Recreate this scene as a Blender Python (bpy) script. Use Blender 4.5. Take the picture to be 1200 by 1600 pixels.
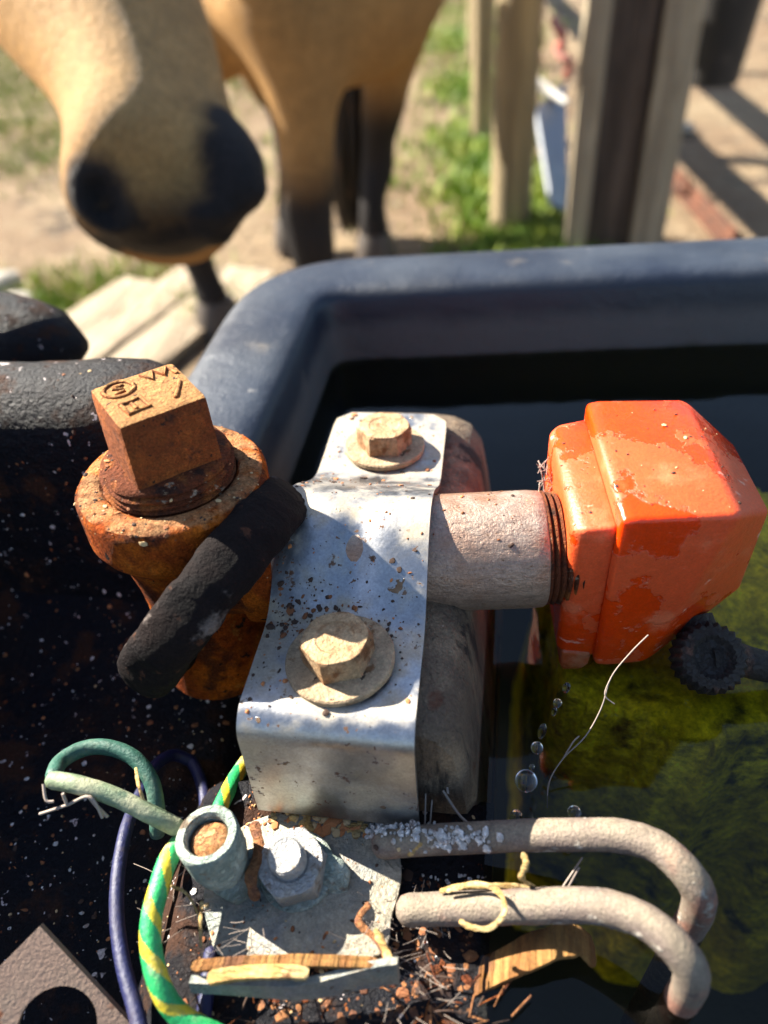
import bpy, bmesh, math, random
import numpy as np
from mathutils import Vector, Matrix, noise as mnoise
from mathutils.bvhtree import BVHTree
random.seed(7); rng = np.random.default_rng(7)
for o in list(bpy.data.objects): bpy.data.objects.remove(o)
S = bpy.context.scene; COL = S.collection

# ------------------------------------------------------------------ camera, sky, sun, exposure
H = 0.78                                  # camera height above the ground
F = 1156.0; TH = math.radians(42); RO = math.radians(-5.56); YA = math.radians(12)
def _rz(v): return Vector((v[0]*math.cos(YA)-v[1]*math.sin(YA), v[0]*math.sin(YA)+v[1]*math.cos(YA), v[2]))
_f = Vector((0, math.cos(TH), -math.sin(TH))); _u = Vector((0, math.sin(TH), math.cos(TH))); _r = Vector((1, 0, 0))
CF = _rz(_f); CR = _rz(math.cos(RO)*_r + math.sin(RO)*_u); CU = _rz(-math.sin(RO)*_r + math.cos(RO)*_u)
CP = Vector((0, 0, H))
cam = bpy.data.cameras.new('camera'); co = bpy.data.objects.new('camera', cam); COL.objects.link(co)
co.matrix_world = Matrix(((CR.x, CU.x, -CF.x, CP.x), (CR.y, CU.y, -CF.y, CP.y), (CR.z, CU.z, -CF.z, CP.z), (0, 0, 0, 1)))
cam.sensor_width = 36; cam.lens = 36*F/1600; cam.clip_start = 0.005; cam.clip_end = 2000
cam.dof.use_dof = True; cam.dof.focus_distance = 0.197; cam.dof.aperture_fstop = cam.lens/3.3
S.camera = co
SUN_E, SUN_A = 37.0, 68.0                 # elevation; angle of the light's travel from -y towards +x
W = bpy.data.worlds.new('World'); S.world = W; W.use_nodes = True
nt = W.node_tree; nt.nodes.clear()
sky = nt.nodes.new('ShaderNodeTexSky'); sky.sky_type = 'NISHITA'; sky.sun_disc = False
sky.sun_elevation = math.radians(SUN_E); sky.sun_rotation = math.radians(-SUN_A)
bg = nt.nodes.new('ShaderNodeBackground'); bg.inputs[1].default_value = 0.055
ow = nt.nodes.new('ShaderNodeOutputWorld'); nt.links.new(sky.outputs[0], bg.inputs[0]); nt.links.new(bg.outputs[0], ow.inputs[0])
sl = bpy.data.lights.new('sun', 'SUN'); so = bpy.data.objects.new('sun', sl); COL.objects.link(so)
sl.energy = 5.0; sl.angle = math.radians(0.5); sl.color = (1, .93, .80)
e, a = math.radians(SUN_E), math.radians(SUN_A)
LD = Vector((math.sin(a)*math.cos(e), -math.cos(a)*math.cos(e), -math.sin(e)))
so.rotation_euler = LD.to_track_quat('-Z', 'Y').to_euler(); so.location = (-3, 1, 3)
S.view_settings.view_transform = 'Standard'; S.view_settings.look = 'None'
S.view_settings.gamma = 1; S.view_settings.use_curve_mapping = False
S.view_settings.exposure = 2.1
S.render.engine = 'CYCLES'; S.cycles.max_bounces = 8; S.cycles.use_denoising = True
S.cycles.caustics_reflective = False; S.cycles.caustics_refractive = False

# ------------------------------------------------------------------ where things stand
ZS = H - 0.1492                           # height of the strap's flat top; the fittings are laid out in mm round it
def A(x, y, z): return Vector((x/1000, y/1000, ZS + z/1000))
def ray(u, v): return CF + CR*((u-600)/F) - CU*((v-800)/F)
def at(u, v, d): return CP + ray(u, v)*d
def atz(u, v, z):                         # point at height z (mm from the strap top)
    r = ray(u, v); return CP + r*((ZS+z/1000-H)/r.z)
def atg(u, v, z=0.0):
    r = ray(u, v); return CP + r*((z-H)/r.z)

# ------------------------------------------------------------------ mesh helpers
class MB:
    def __init__(s): s.v = []; s.f = []; s.m = []
    def add(s, vs, fs, mi=0):
        o = len(s.v); s.v += [Vector(p) for p in vs]
        for f in fs: s.f.append([i+o for i in f]); s.m.append(mi)
    def box(s, c, size, rot=None, mi=0, bev=0.0, taper=1.0):
        x, y, z = [q/2 for q in size]; c = Vector(c)
        if bev <= 0:
            vs = [Vector((i*x*(taper if k < 0 else 1), j*y*(taper if k < 0 else 1), k*z)) for i in (-1,1) for j in (-1,1) for k in (-1,1)]
            fs = [(0,1,3,2),(4,6,7,5),(0,4,5,1),(2,3,7,6),(0,2,6,4),(1,5,7,3)]
        else:
            bm = bmesh.new(); bmesh.ops.create_cube(bm, size=1)
            for v in bm.verts: v.co = Vector((v.co.x*2*x*(taper if v.co.z < 0 else 1), v.co.y*2*y*(taper if v.co.z < 0 else 1), v.co.z*2*z))
            bmesh.ops.bevel(bm, geom=bm.edges[:], offset=bev, segments=2, profile=.6, affect='EDGES')
            bm.verts.index_update(); vs = [v.co.copy() for v in bm.verts]; fs = [[v.index for v in f.verts] for f in bm.faces]; bm.free()
        if rot: vs = [rot @ v for v in vs]
        s.add([v+c for v in vs], fs, mi)
    def rings(s, rs, caps=(True, True), mi=0, closed=False, mfun=None):
        n = len(rs[0]); o = len(s.v)
        for r in rs: s.v += [Vector(p) for p in r]
        m = len(rs)
        for i in range(m if closed else m-1):
            for j in range(n):
                a0 = o+i*n+j; a1 = o+i*n+(j+1) % n; b0 = o+((i+1) % m)*n+j; b1 = o+((i+1) % m)*n+(j+1) % n
                s.f.append([a0, a1, b1, b0]); s.m.append(mfun(i, j) if mfun else mi)
        if not closed:
            if caps[0]: s.f.append([o+j for j in reversed(range(n))]); s.m.append(mi)
            if caps[1]: s.f.append([o+(m-1)*n+j for j in range(n)]); s.m.append(mi)
    def tube(s, pts, r, n=12, caps=(True, True), mi=0, mfun=None, roundend=False, wob=0.0, flat=None):
        pts = [Vector(p) for p in pts]; m = len(pts)
        R = r if hasattr(r, '__len__') else [r]*m
        R = list(R)
        if roundend:
            t0 = (pts[0]-pts[1]).normalized(); t1 = (pts[-1]-pts[-2]).normalized()
            pts = [pts[0]+t0*R[0]*.8, pts[0]+t0*R[0]*.5] + pts + [pts[-1]+t1*R[-1]*.5, pts[-1]+t1*R[-1]*.8]
            R = [R[0]*.45, R[0]*.85] + R + [R[-1]*.85, R[-1]*.45]; m = len(pts)
        prev = None; rs = []
        for i in range(m):
            t = (pts[min(i+1, m-1)]-pts[max(i-1, 0)]).normalized()
            if prev is None:
                up = Vector((0, 0, 1)) if abs(t.z) < .9 else Vector((1, 0, 0))
                nx = t.cross(up).normalized()
            else:
                nx = (prev - t*prev.dot(t)).normalized()
            prev = nx; ny = t.cross(nx)
            rr = [R[i]*(1+wob*mnoise.noise(Vector((i*.7, j*1.3, m*.37)))) for j in range(n)]
            rs.append([pts[i]+(nx*math.cos(2*math.pi*j/n)+ny*math.sin(2*math.pi*j/n)*(flat or 1))*rr[j] for j in range(n)])
        s.rings(rs, caps, mi, mfun=mfun)
    def lathe(s, prof, n=48, mat=None, caps=(True, True), mi=0, wob=0.0):
        # prof: (r, h) from bottom to top about local z, then mat
        rs = []
        for k, (r, h) in enumerate(prof):
            ring = []
            for j in range(n):
                t = 2*math.pi*j/n
                q = r*(1+wob*mnoise.noise(Vector((math.cos(t)*2.5, math.sin(t)*2.5, h*160))))
                p = Vector((q*math.cos(t), q*math.sin(t), h)); ring.append(mat @ p if mat else p)
            rs.append(ring)
        s.rings(rs, caps, mi)
    def prism(s, poly, z0, z1, mat=None, mi=0, bev=0.0):
        bm = bmesh.new(); vs = [bm.verts.new((x, y, z0)) for x, y in poly]; f = bm.faces.new(vs)
        r = bmesh.ops.extrude_face_region(bm, geom=[f])
        for q in r['geom']:
            if isinstance(q, bmesh.types.BMVert): q.co.z = z1
        bmesh.ops.recalc_face_normals(bm, faces=bm.faces)
        if bev: bmesh.ops.bevel(bm, geom=bm.edges[:], offset=bev, segments=2, profile=.6, affect='EDGES', clamp_overlap=True)
        bm.verts.index_update(); V = [(mat @ v.co if mat else v.co.copy()) for v in bm.verts]; Fc = [[v.index for v in f.verts] for f in bm.faces]; bm.free()
        s.add(V, Fc, mi)
    def build(s, name, mats, parent=None, sharp=35, origin=None, smooth=True, recalc=True):
        if not isinstance(mats, (list, tuple)): mats = [mats]
        P = np.array([tuple(v) for v in s.v])
        if origin is None:
            lo, hi = P.min(0), P.max(0); origin = Vector(((lo[0]+hi[0])/2, (lo[1]+hi[1])/2, lo[2]))
        origin = Vector(origin)
        me = bpy.data.meshes.new(name); me.from_pydata([v-origin for v in s.v], [], s.f)
        for m in mats: me.materials.append(m)
        if len(mats) > 1: me.polygons.foreach_set('material_index', s.m)
        if recalc:
            bm = bmesh.new(); bm.from_mesh(me); bmesh.ops.recalc_face_normals(bm, faces=bm.faces); bm.to_mesh(me); bm.free()
        if smooth:
            me.polygons.foreach_set('use_smooth', [True]*len(me.polygons)); me.set_sharp_from_angle(angle=math.radians(sharp))
        me.update()
        ob = bpy.data.objects.new(name, me); COL.objects.link(ob)
        if parent: ob.parent = parent; ob.location = origin-parent.location
        else: ob.location = origin
        return ob
def tag(o, label=None, cat=None, group=None, kind=None):
    for k, v in (('label', label), ('category', cat), ('group', group), ('kind', kind)):
        if v: o[k] = v
    return o
def thing(name, loc, label, cat, group=None):
    o = bpy.data.objects.new(name, None); COL.objects.link(o); o.location = loc; o.empty_display_size = .02
    return tag(o, label, cat, group)
def frame(origin, zdir, xdir=None):
    z = Vector(zdir).normalized(); x = Vector(xdir) if xdir is not None else (Vector((1,0,0)) if abs(z.x) < .9 else Vector((0,1,0)))
    x = (x-z*x.dot(z)).normalized(); y = z.cross(x); o = Vector(origin)
    return Matrix(((x.x,y.x,z.x,o.x),(x.y,y.y,z.y,o.y),(x.z,y.z,z.z,o.z),(0,0,0,1)))
def smoothpath(pts, k=8, rad=None):
    P = [Vector(p) for p in pts]; out = []; rr = []
    for i in range(len(P)-1):
        p0, p1, p2, p3 = P[max(i-1,0)], P[i], P[i+1], P[min(i+2,len(P)-1)]
        for j in range(k):
            t = j/k
            out.append(.5*((2*p1)+(p2-p0)*t+(2*p0-5*p1+4*p2-p3)*t*t+(3*p1-p0-3*p2+p3)*t**3))
            if rad: rr.append(rad[i]*(1-t)+rad[i+1]*t)
    out.append(P[-1])
    if rad: rr.append(rad[-1]); return out, rr
    return out
def fnoise(x, y, z, oct=3):
    return mnoise.fractal(Vector((x, y, z)), 1.0, 2.0, oct)

# ------------------------------------------------------------------ materials
def mat(name, base, rough=.6, metal=0.0, layers=(), bumps=(), spec=.5, coat=0.0, rlayers=(), trans=0.0, sss=0.0, attr=None, coords='Object', grain=None):
    """layers: (colour, mask) mixed over base in order; mask = dict(kind='noise'|'spots'|'up'|'grain'|'wave', ...)"""
    m = bpy.data.materials.new(name); m.use_nodes = True; N = m.node_tree.nodes; L = m.node_tree.links; N.clear()
    out = N.new('ShaderNodeOutputMaterial'); b = N.new('ShaderNodeBsdfPrincipled'); L.new(b.outputs[0], out.inputs[0])
    tc = N.new('ShaderNodeTexCoord'); src = tc.outputs[coords]
    def ramp(sock, lo, hi):
        r = N.new('ShaderNodeMapRange'); r.interpolation_type = 'SMOOTHSTEP'; r.inputs[1].default_value = lo; r.inputs[2].default_value = hi
        L.new(sock, r.inputs[0]); return r.outputs[0]
    def mask(k):
        kind = k.get('kind', 'noise'); vec = src
        if 'stretch' in k:
            mp = N.new('ShaderNodeMapping'); mp.inputs['Scale'].default_value = k['stretch']
            if 'rot' in k: mp.inputs['Rotation'].default_value = k['rot']
            L.new(src, mp.inputs[0]); vec = mp.outputs[0]
        if 'off' in k:
            ad = N.new('ShaderNodeVectorMath'); ad.operation = 'ADD'; ad.inputs[1].default_value = (k['off'], k['off']*.7, k['off']*1.3)
            L.new(vec, ad.inputs[0]); vec = ad.outputs[0]
        if kind == 'noise':
            t = N.new('ShaderNodeTexNoise'); t.inputs['Scale'].default_value = k.get('s', 100); t.inputs['Detail'].default_value = k.get('d', 6)
            t.inputs['Roughness'].default_value = k.get('r', .62); t.inputs['Distortion'].default_value = k.get('w', 0)
            L.new(vec, t.inputs['Vector']); o = ramp(t.outputs['Fac'], k.get('lo', .4), k.get('hi', .6))
        elif kind == 'spots':
            t = N.new('ShaderNodeTexVoronoi'); t.inputs['Scale'].default_value = k.get('s', 200); t.inputs['Randomness'].default_value = 1
            nz = N.new('ShaderNodeTexNoise'); nz.inputs['Scale'].default_value = k.get('s', 200)*2; L.new(vec, nz.inputs['Vector'])
            mx = N.new('ShaderNodeVectorMath'); mx.operation = 'MULTIPLY_ADD'; mx.inputs[1].default_value = (k.get('jit', .5)/k.get('s', 200),)*3
            L.new(nz.outputs['Color'], mx.inputs[0]); L.new(vec, mx.inputs[2]); L.new(mx.outputs[0], t.inputs['Vector'])
            sp = N.new('ShaderNodeSeparateColor'); L.new(t.outputs['Color'], sp.inputs[0])
            # size differs from spot to spot; some cells have none
            mm = N.new('ShaderNodeMath'); mm.operation = 'MULTIPLY_ADD'; mm.inputs[1].default_value = k.get('size', .35); mm.inputs[2].default_value = -k.get('size', .35)*(1-k.get('dens', .5))
            L.new(sp.outputs[0], mm.inputs[0])
            d = N.new('ShaderNodeMath'); d.operation = 'SUBTRACT'; L.new(mm.outputs[0], d.inputs[0]); L.new(t.outputs['Distance'], d.inputs[1])
            o = ramp(d.outputs[0], 0.0, k.get('soft', .04))
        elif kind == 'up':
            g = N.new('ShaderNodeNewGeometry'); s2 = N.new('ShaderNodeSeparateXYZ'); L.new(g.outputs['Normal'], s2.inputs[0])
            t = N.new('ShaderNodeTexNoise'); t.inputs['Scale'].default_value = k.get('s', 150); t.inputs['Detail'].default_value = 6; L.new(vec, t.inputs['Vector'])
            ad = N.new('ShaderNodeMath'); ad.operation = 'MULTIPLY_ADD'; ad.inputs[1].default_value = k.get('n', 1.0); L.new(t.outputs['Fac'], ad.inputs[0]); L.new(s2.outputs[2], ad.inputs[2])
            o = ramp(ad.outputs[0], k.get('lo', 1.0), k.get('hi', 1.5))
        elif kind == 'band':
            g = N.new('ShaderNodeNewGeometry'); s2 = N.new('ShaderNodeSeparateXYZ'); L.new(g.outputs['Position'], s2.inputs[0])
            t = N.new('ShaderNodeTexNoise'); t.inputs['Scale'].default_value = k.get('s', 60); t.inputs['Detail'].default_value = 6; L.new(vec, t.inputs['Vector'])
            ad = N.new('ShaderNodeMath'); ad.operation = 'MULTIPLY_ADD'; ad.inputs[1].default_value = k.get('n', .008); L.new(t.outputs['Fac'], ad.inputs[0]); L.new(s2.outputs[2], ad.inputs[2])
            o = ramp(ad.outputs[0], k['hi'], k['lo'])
        if 'amt' in k:
            q = N.new('ShaderNodeMath'); q.operation = 'MULTIPLY'; q.inputs[1].default_value = k['amt']; L.new(o, q.inputs[0]); o = q.outputs[0]
        return o
    col = None
    if attr:
        at_ = N.new('ShaderNodeAttribute'); at_.attribute_name = attr; col = at_.outputs['Color']
    else:
        c = N.new('ShaderNodeRGB'); c.outputs[0].default_value = (*base, 1); col = c.outputs[0]
    rv = N.new('ShaderNodeValue'); rv.outputs[0].default_value = rough; rs = rv.outputs[0]
    mv = N.new('ShaderNodeValue'); mv.outputs[0].default_value = metal; ms = mv.outputs[0]
    for Lr in layers:
        cc, k = Lr[0], Lr[1]; fm = mask(k)
        mx = N.new('ShaderNodeMix'); mx.data_type = 'RGBA'; L.new(fm, mx.inputs[0]); L.new(col, mx.inputs[6]); mx.inputs[7].default_value = (*cc, 1); col = mx.outputs[2]
        if 'rough' in k:
            m2 = N.new('ShaderNodeMix'); L.new(fm, m2.inputs[0]); L.new(rs, m2.inputs[2]); m2.inputs[3].default_value = k['rough']; rs = m2.outputs[0]
        if 'metal' in k:
            m2 = N.new('ShaderNodeMix'); L.new(fm, m2.inputs[0]); L.new(ms, m2.inputs[2]); m2.inputs[3].default_value = k['metal']; ms = m2.outputs[0]
    if grain:
        for gs_, ga_ in grain:
            t = N.new('ShaderNodeTexNoise'); t.inputs['Scale'].default_value = gs_; t.inputs['Detail'].default_value = 4; t.inputs['Roughness'].default_value = .7; L.new(src, t.inputs['Vector'])
            r = N.new('ShaderNodeMapRange'); r.inputs[1].default_value = .3; r.inputs[2].default_value = .7; r.inputs[3].default_value = 1-ga_; r.inputs[4].default_value = 1+ga_; L.new(t.outputs['Fac'], r.inputs[0])
            vm = N.new('ShaderNodeVectorMath'); vm.operation = 'SCALE'; L.new(col, vm.inputs[0]); L.new(r.outputs[0], vm.inputs['Scale']); col = vm.outputs[0]
    L.new(col, b.inputs['Base Color']); L.new(rs, b.inputs['Roughness']); L.new(ms, b.inputs['Metallic'])
    b.inputs['Specular IOR Level'].default_value = spec; b.inputs['Coat Weight'].default_value = coat; b.inputs['Coat Roughness'].default_value = .08
    b.inputs['Transmission Weight'].default_value = trans
    if sss: b.inputs['Subsurface Weight'].default_value = sss; b.inputs['Subsurface Radius'].default_value = (.004, .0015, .0006); b.inputs['Subsurface Scale'].default_value = 1.0
    prev = None
    for k in bumps:                        # dict(mask..., dist=metres)
        o = mask(k); bp = N.new('ShaderNodeBump'); bp.inputs['Distance'].default_value = k.get('dist', .0005); bp.inputs['Strength'].default_value = k.get('str', 1)
        L.new(o, bp.inputs['Height'])
        if prev: L.new(prev, bp.inputs['Normal'])
        prev = bp.outputs[0]
    if prev: L.new(prev, b.inputs['Normal'])
    return m
n_ = lambda **k: dict(kind='noise', **k)
s_ = lambda **k: dict(kind='spots', **k)
u_ = lambda **k: dict(kind='up', **k)
M = {}
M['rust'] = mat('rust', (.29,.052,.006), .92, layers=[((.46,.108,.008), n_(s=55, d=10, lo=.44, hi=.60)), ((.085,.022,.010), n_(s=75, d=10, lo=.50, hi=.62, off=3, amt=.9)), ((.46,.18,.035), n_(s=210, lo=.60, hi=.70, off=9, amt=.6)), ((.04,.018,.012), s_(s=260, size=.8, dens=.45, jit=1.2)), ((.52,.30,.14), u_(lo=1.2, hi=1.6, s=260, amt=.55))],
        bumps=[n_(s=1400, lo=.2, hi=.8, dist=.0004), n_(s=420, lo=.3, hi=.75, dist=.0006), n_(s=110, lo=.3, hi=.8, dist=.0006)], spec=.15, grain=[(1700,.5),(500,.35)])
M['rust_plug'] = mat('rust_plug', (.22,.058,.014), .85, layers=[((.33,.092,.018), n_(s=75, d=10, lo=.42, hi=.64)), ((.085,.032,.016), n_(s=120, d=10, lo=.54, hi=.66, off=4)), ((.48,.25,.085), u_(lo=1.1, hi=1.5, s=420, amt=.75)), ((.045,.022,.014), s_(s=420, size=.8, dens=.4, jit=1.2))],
        bumps=[n_(s=1500, lo=.25, hi=.75, dist=.0003), n_(s=500, lo=.35, hi=.7, dist=.0004)], spec=.3, grain=[(1700,.45),(500,.3)])
M['rust_dark'] = mat('rust_dark', (.13,.036,.014), .9, layers=[((.27,.085,.02), n_(s=120, lo=.5, hi=.66)), ((.04,.017,.012), n_(s=160, lo=.52, hi=.66, off=5)), ((.5,.40,.28), dict(kind='noise', s=240, d=9, lo=.62, hi=.70, off=8, amt=.7))],
        bumps=[n_(s=900, lo=.25, hi=.75, dist=.0006)], spec=.2, grain=[(1700,.5)])
M['steel'] = mat('strap_steel', (.37,.38,.40), .34, 1.0, layers=[((.38,.36,.33), n_(s=60, lo=.4, hi=.7, rough=.46)), ((.42,.35,.25), dict(kind='noise', s=45, d=9, lo=.50, hi=.70, off=2, rough=.65, metal=.35, amt=.8)),
        ((.17,.10,.055), s_(s=170, size=.95, dens=.30, rough=.8, metal=0.0, off=1, jit=1.4)), ((.12,.06,.035), s_(s=430, size=.9, dens=.34, rough=.8, metal=0.0, jit=1.4)), ((.09,.04,.02), dict(kind='noise', s=150, d=10, lo=.63, hi=.68, off=6, rough=.85, metal=0.0)),
        ((.40,.33,.235), dict(kind='up', lo=1.3, hi=1.6, s=120, amt=.7, rough=.75, metal=.15))],
        bumps=[n_(s=420, lo=.3, hi=.7, dist=.00003), s_(s=170, size=.95, dens=.30, off=1, jit=1.4, dist=.0002)], grain=[(1500,.18),(300,.12)])
M['bolt'] = mat('dusty_bolt', (.30,.17,.08), .7, .3, layers=[((.44,.30,.17), n_(s=160, d=9, lo=.42, hi=.58)), ((.20,.085,.03), n_(s=160, d=9, lo=.50, hi=.62, off=3)), ((.07,.04,.025), s_(s=520, size=.9, dens=.35, jit=1.3)), ((.48,.34,.19), u_(lo=1.25, hi=1.6, s=340, amt=.6))],
        bumps=[n_(s=1200, lo=.3, hi=.7, dist=.00018), n_(s=450, lo=.4, hi=.7, dist=.00015)], grain=[(1600,.35),(500,.25)])
M['washer'] = mat('dusty_washer', (.34,.245,.15), .75, .25, layers=[((.46,.33,.20), n_(s=130, d=9, lo=.42, hi=.60)), ((.22,.11,.045), n_(s=200, d=9, lo=.56, hi=.66, off=3)), ((.06,.035,.022), s_(s=360, size=.9, dens=.32, jit=1.3))], bumps=[n_(s=1100, lo=.3, hi=.7, dist=.0002)], grain=[(1600,.3),(500,.2)])
M['galv'] = mat('galvanised_pipe', (.34,.235,.18), .42, .5, layers=[((.37,.265,.20), n_(s=50, lo=.4, hi=.65)), ((.34,.18,.11), dict(kind='noise', s=40, d=9, lo=.44, hi=.64, off=7, amt=.8)), ((.09,.045,.022), s_(s=230, size=.8, dens=.25, jit=1.3)), ((.20,.11,.06), n_(s=700, lo=.6, hi=.7, off=2)), ((.40,.36,.31), dict(kind='up', lo=1.3, hi=1.65, s=120, amt=.7, rough=.6))],  # pinkish base and brown tint carry warm bounced light in the colour
        bumps=[dict(kind='noise', s=420, lo=.35, hi=.65, dist=.00014, stretch=(.35, 1, 1)), n_(s=1300, lo=.3, hi=.7, dist=.00008)], grain=[(1300,.25),(400,.15)])
M['orange'] = mat('orange_plastic', (.69,.048,.002), .09, layers=[((.67,.084,.02), n_(s=26, d=9, lo=.47, hi=.49, rough=.42, off=4.3)), ((.74,.22,.10), dict(kind='noise', s=45, d=9, lo=.54, hi=.68, rough=.5, off=1.2, amt=.5)), ((.60,.025,.008), dict(kind='noise', s=22, lo=.52, hi=.66, off=12, amt=.8)), ((.82,.52,.38), dict(kind='noise', s=190, d=10, lo=.63, hi=.69, rough=.7, amt=.55, off=2, stretch=(.4,1,1)))],
        bumps=[n_(s=900, lo=.3, hi=.7, dist=.00006), n_(s=26, d=9, lo=.47, hi=.49, off=4.3, dist=.00018)], spec=.5, sss=.2, grain=[(1600,.14),(300,.10)])
M['orange_dark'] = mat('old_orange_rubber', (.42,.085,.025), .25, layers=[((.46,.15,.07), n_(s=90, lo=.5, hi=.65))], bumps=[n_(s=300, dist=.0003)], sss=.2)
M['black'] = mat('black_plastic', (.006,.007,.011), .40, spec=.16, layers=[((.012,.009,.010), n_(s=30, lo=.4, hi=.7, rough=.55)), ((.032,.016,.011), dict(kind='noise', s=110, lo=.58, hi=.70, off=3, rough=.85)), ((.05,.022,.012), dict(kind='noise', s=45, d=11, lo=.52, hi=.62, off=11, rough=.9, amt=.8)), ((.62,.54,.52), s_(s=95, size=.75, dens=.26, rough=.8, jit=1.5)), ((.55,.47,.46), s_(s=300, size=.85, dens=.30, rough=.8, off=3, jit=1.5)), ((.16,.05,.022), s_(s=210, size=.85, dens=.24, rough=.9, off=5, jit=1.5))],
        bumps=[n_(s=120, lo=.3, hi=.7, dist=.0006), n_(s=700, lo=.3, hi=.7, dist=.0004)], grain=[(1300,.4)])
M['trough'] = mat('trough_plastic', (.009,.014,.028), .38, layers=[((.015,.021,.034), n_(s=14, lo=.4, hi=.65, rough=.5)), ((.20,.19,.18), s_(s=60, size=.6, dens=.25, rough=.8, amt=.6, jit=1.4)), ((.14,.165,.20), dict(kind='up', lo=1.25, hi=1.75, s=25, amt=.2, rough=.30)), ((.09,.08,.07), dict(kind='noise', s=35, lo=.6, hi=.8, rough=.8)), ((.10,.095,.095), dict(kind='band', lo=ZS-.024, hi=ZS-.012, rough=.7, amt=.8)), ((.02,.02,.012), dict(kind='band', lo=ZS-.040, hi=ZS-.034, rough=.4))],  # pale up-facing layer puts the rim's sunlit highlight into the colour
        bumps=[n_(s=60, lo=.3, hi=.7, dist=.0003), n_(s=700, lo=.3, hi=.7, dist=.0001)])
M['divider'] = mat('dirty_divider', (.15,.105,.07), .75, layers=[((.30,.215,.135), dict(kind='noise', s=60, d=9, lo=.42, hi=.62, stretch=(1,1,.35))), ((.03,.022,.017), dict(kind='noise', s=110, d=9, lo=.56, hi=.66, off=5, stretch=(1,1,.15))), ((.13,.05,.025), n_(s=90, lo=.58, hi=.72, off=2)), ((.4,.33,.25), s_(s=420, size=.8, dens=.2))],
        bumps=[dict(kind='noise', s=160, lo=.35, hi=.65, dist=.0012, stretch=(1,1,.2)), n_(s=900, lo=.3, hi=.7, dist=.0004)], grain=[(1500,.35)])
M['rubber'] = mat('dusty_rubber', (.007,.005,.0055), .7, spec=.12, layers=[((.014,.009,.0085), n_(s=90, d=9, lo=.42, hi=.65, rough=.8)), ((.20,.165,.15), dict(kind='noise', s=60, d=11, lo=.60, hi=.68, off=3, rough=.95, amt=.8)), ((.07,.03,.018), n_(s=200, lo=.62, hi=.68, off=6))],
        bumps=[n_(s=500, lo=.3, hi=.7, dist=.0003), n_(s=1300, lo=.3, hi=.7, dist=.0002)], grain=[(1500,.4)])
M['zinc'] = mat('heater_plate_metal', (.25,.24,.22), .6, .3, layers=[((.32,.29,.22), n_(s=70, d=9, lo=.42, hi=.60)), ((.15,.20,.185), n_(s=50, d=9, lo=.48, hi=.62, off=4, amt=.55)), ((.10,.065,.04), s_(s=300, size=.9, dens=.3, jit=1.3)), ((.38,.33,.25), u_(lo=1.3, hi=1.65, s=150, amt=.6))], bumps=[n_(s=800, lo=.3, hi=.7, dist=.0002)], grain=[(1500,.25),(400,.2)])
M['nut'] = mat('bright_nut_zinc', (.34,.34,.34), .5, .5, layers=[((.42,.39,.35), n_(s=120, lo=.4, hi=.6)), ((.24,.19,.15), n_(s=200, d=9, lo=.58, hi=.66, off=3))], bumps=[n_(s=900, dist=.0002)], grain=[(1500,.2)])
M['verdigris'] = mat('verdigris_copper', (.25,.31,.27), .75, .1, layers=[((.42,.46,.39), n_(s=120, lo=.42, hi=.6)), ((.20,.14,.09), n_(s=110, lo=.58, hi=.68, off=3)), ((.40,.40,.20), n_(s=90, lo=.62, hi=.7, off=6))], bumps=[n_(s=700, dist=.0004)])
M['rustfill'] = mat('rust_filling', (.42,.18,.06), .95, layers=[((.55,.27,.12), n_(s=300, lo=.4, hi=.6)), ((.18,.07,.03), n_(s=420, lo=.58, hi=.66, off=2))], bumps=[n_(s=600, dist=.001)])
M['tube'] = mat('scaled_heater_tube', (.17,.13,.11), .7, .2, layers=[((.23,.185,.14), n_(s=60, d=9, lo=.42, hi=.6)), ((.25,.125,.09), n_(s=50, d=9, lo=.52, hi=.66, off=4)), ((.46,.41,.35), n_(s=200, d=10, lo=.60, hi=.67, off=7)), ((.09,.07,.07), n_(s=110, d=9, lo=.60, hi=.68, off=9)), ((.28,.23,.155), u_(lo=1.0, hi=1.6, s=140, amt=.6))], bumps=[n_(s=1400, lo=.3, hi=.7, dist=.00015), n_(s=200, d=10, lo=.60, hi=.67, off=7, dist=.0003)], grain=[(1500,.3),(400,.2)])
M['green'] = mat('green_wire_sheath', (.02,.34,.10), .45, layers=[((.30,.40,.22), n_(s=110, lo=.5, hi=.7, rough=.8)), ((.15,.10,.05), s_(s=520, size=.35, dens=.25))], bumps=[n_(s=900, lo=.3, hi=.7, dist=.00008)], grain=[(1200,.2),(200,.2)])
M['yellow'] = mat('yellow_wire_stripe', (.58,.46,.03), .45, layers=[((.5,.42,.2), n_(s=110, lo=.5, hi=.7, rough=.8))], bumps=[n_(s=900, lo=.3, hi=.7, dist=.00008)], grain=[(1200,.2),(200,.2)])
M['wire_faded'] = mat('faded_green_sheath', (.16,.22,.13), .55, layers=[((.34,.34,.22), n_(s=60, lo=.42, hi=.62, rough=.85)), ((.05,.11,.07), n_(s=80, lo=.56, hi=.68, off=3)), ((.15,.07,.03), s_(s=420, size=.35, dens=.25))], bumps=[n_(s=900, lo=.3, hi=.7, dist=.0001)], grain=[(1200,.2),(250,.2)])
M['wire_teal'] = mat('teal_sheath', (.03,.10,.075), .5, layers=[((.12,.16,.11), n_(s=90, lo=.5, hi=.68, rough=.85))], bumps=[n_(s=900, lo=.3, hi=.7, dist=.0001)], grain=[(1200,.2),(250,.2)])
M['blue'] = mat('blue_wire_sheath', (.009,.012,.062), .5, layers=[((.035,.026,.05), n_(s=90, lo=.5, hi=.7, rough=.85)), ((.2,.15,.1), s_(s=520, size=.3, dens=.2))], bumps=[n_(s=900, lo=.3, hi=.7, dist=.00008)], grain=[(1200,.2),(200,.2)])
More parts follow.
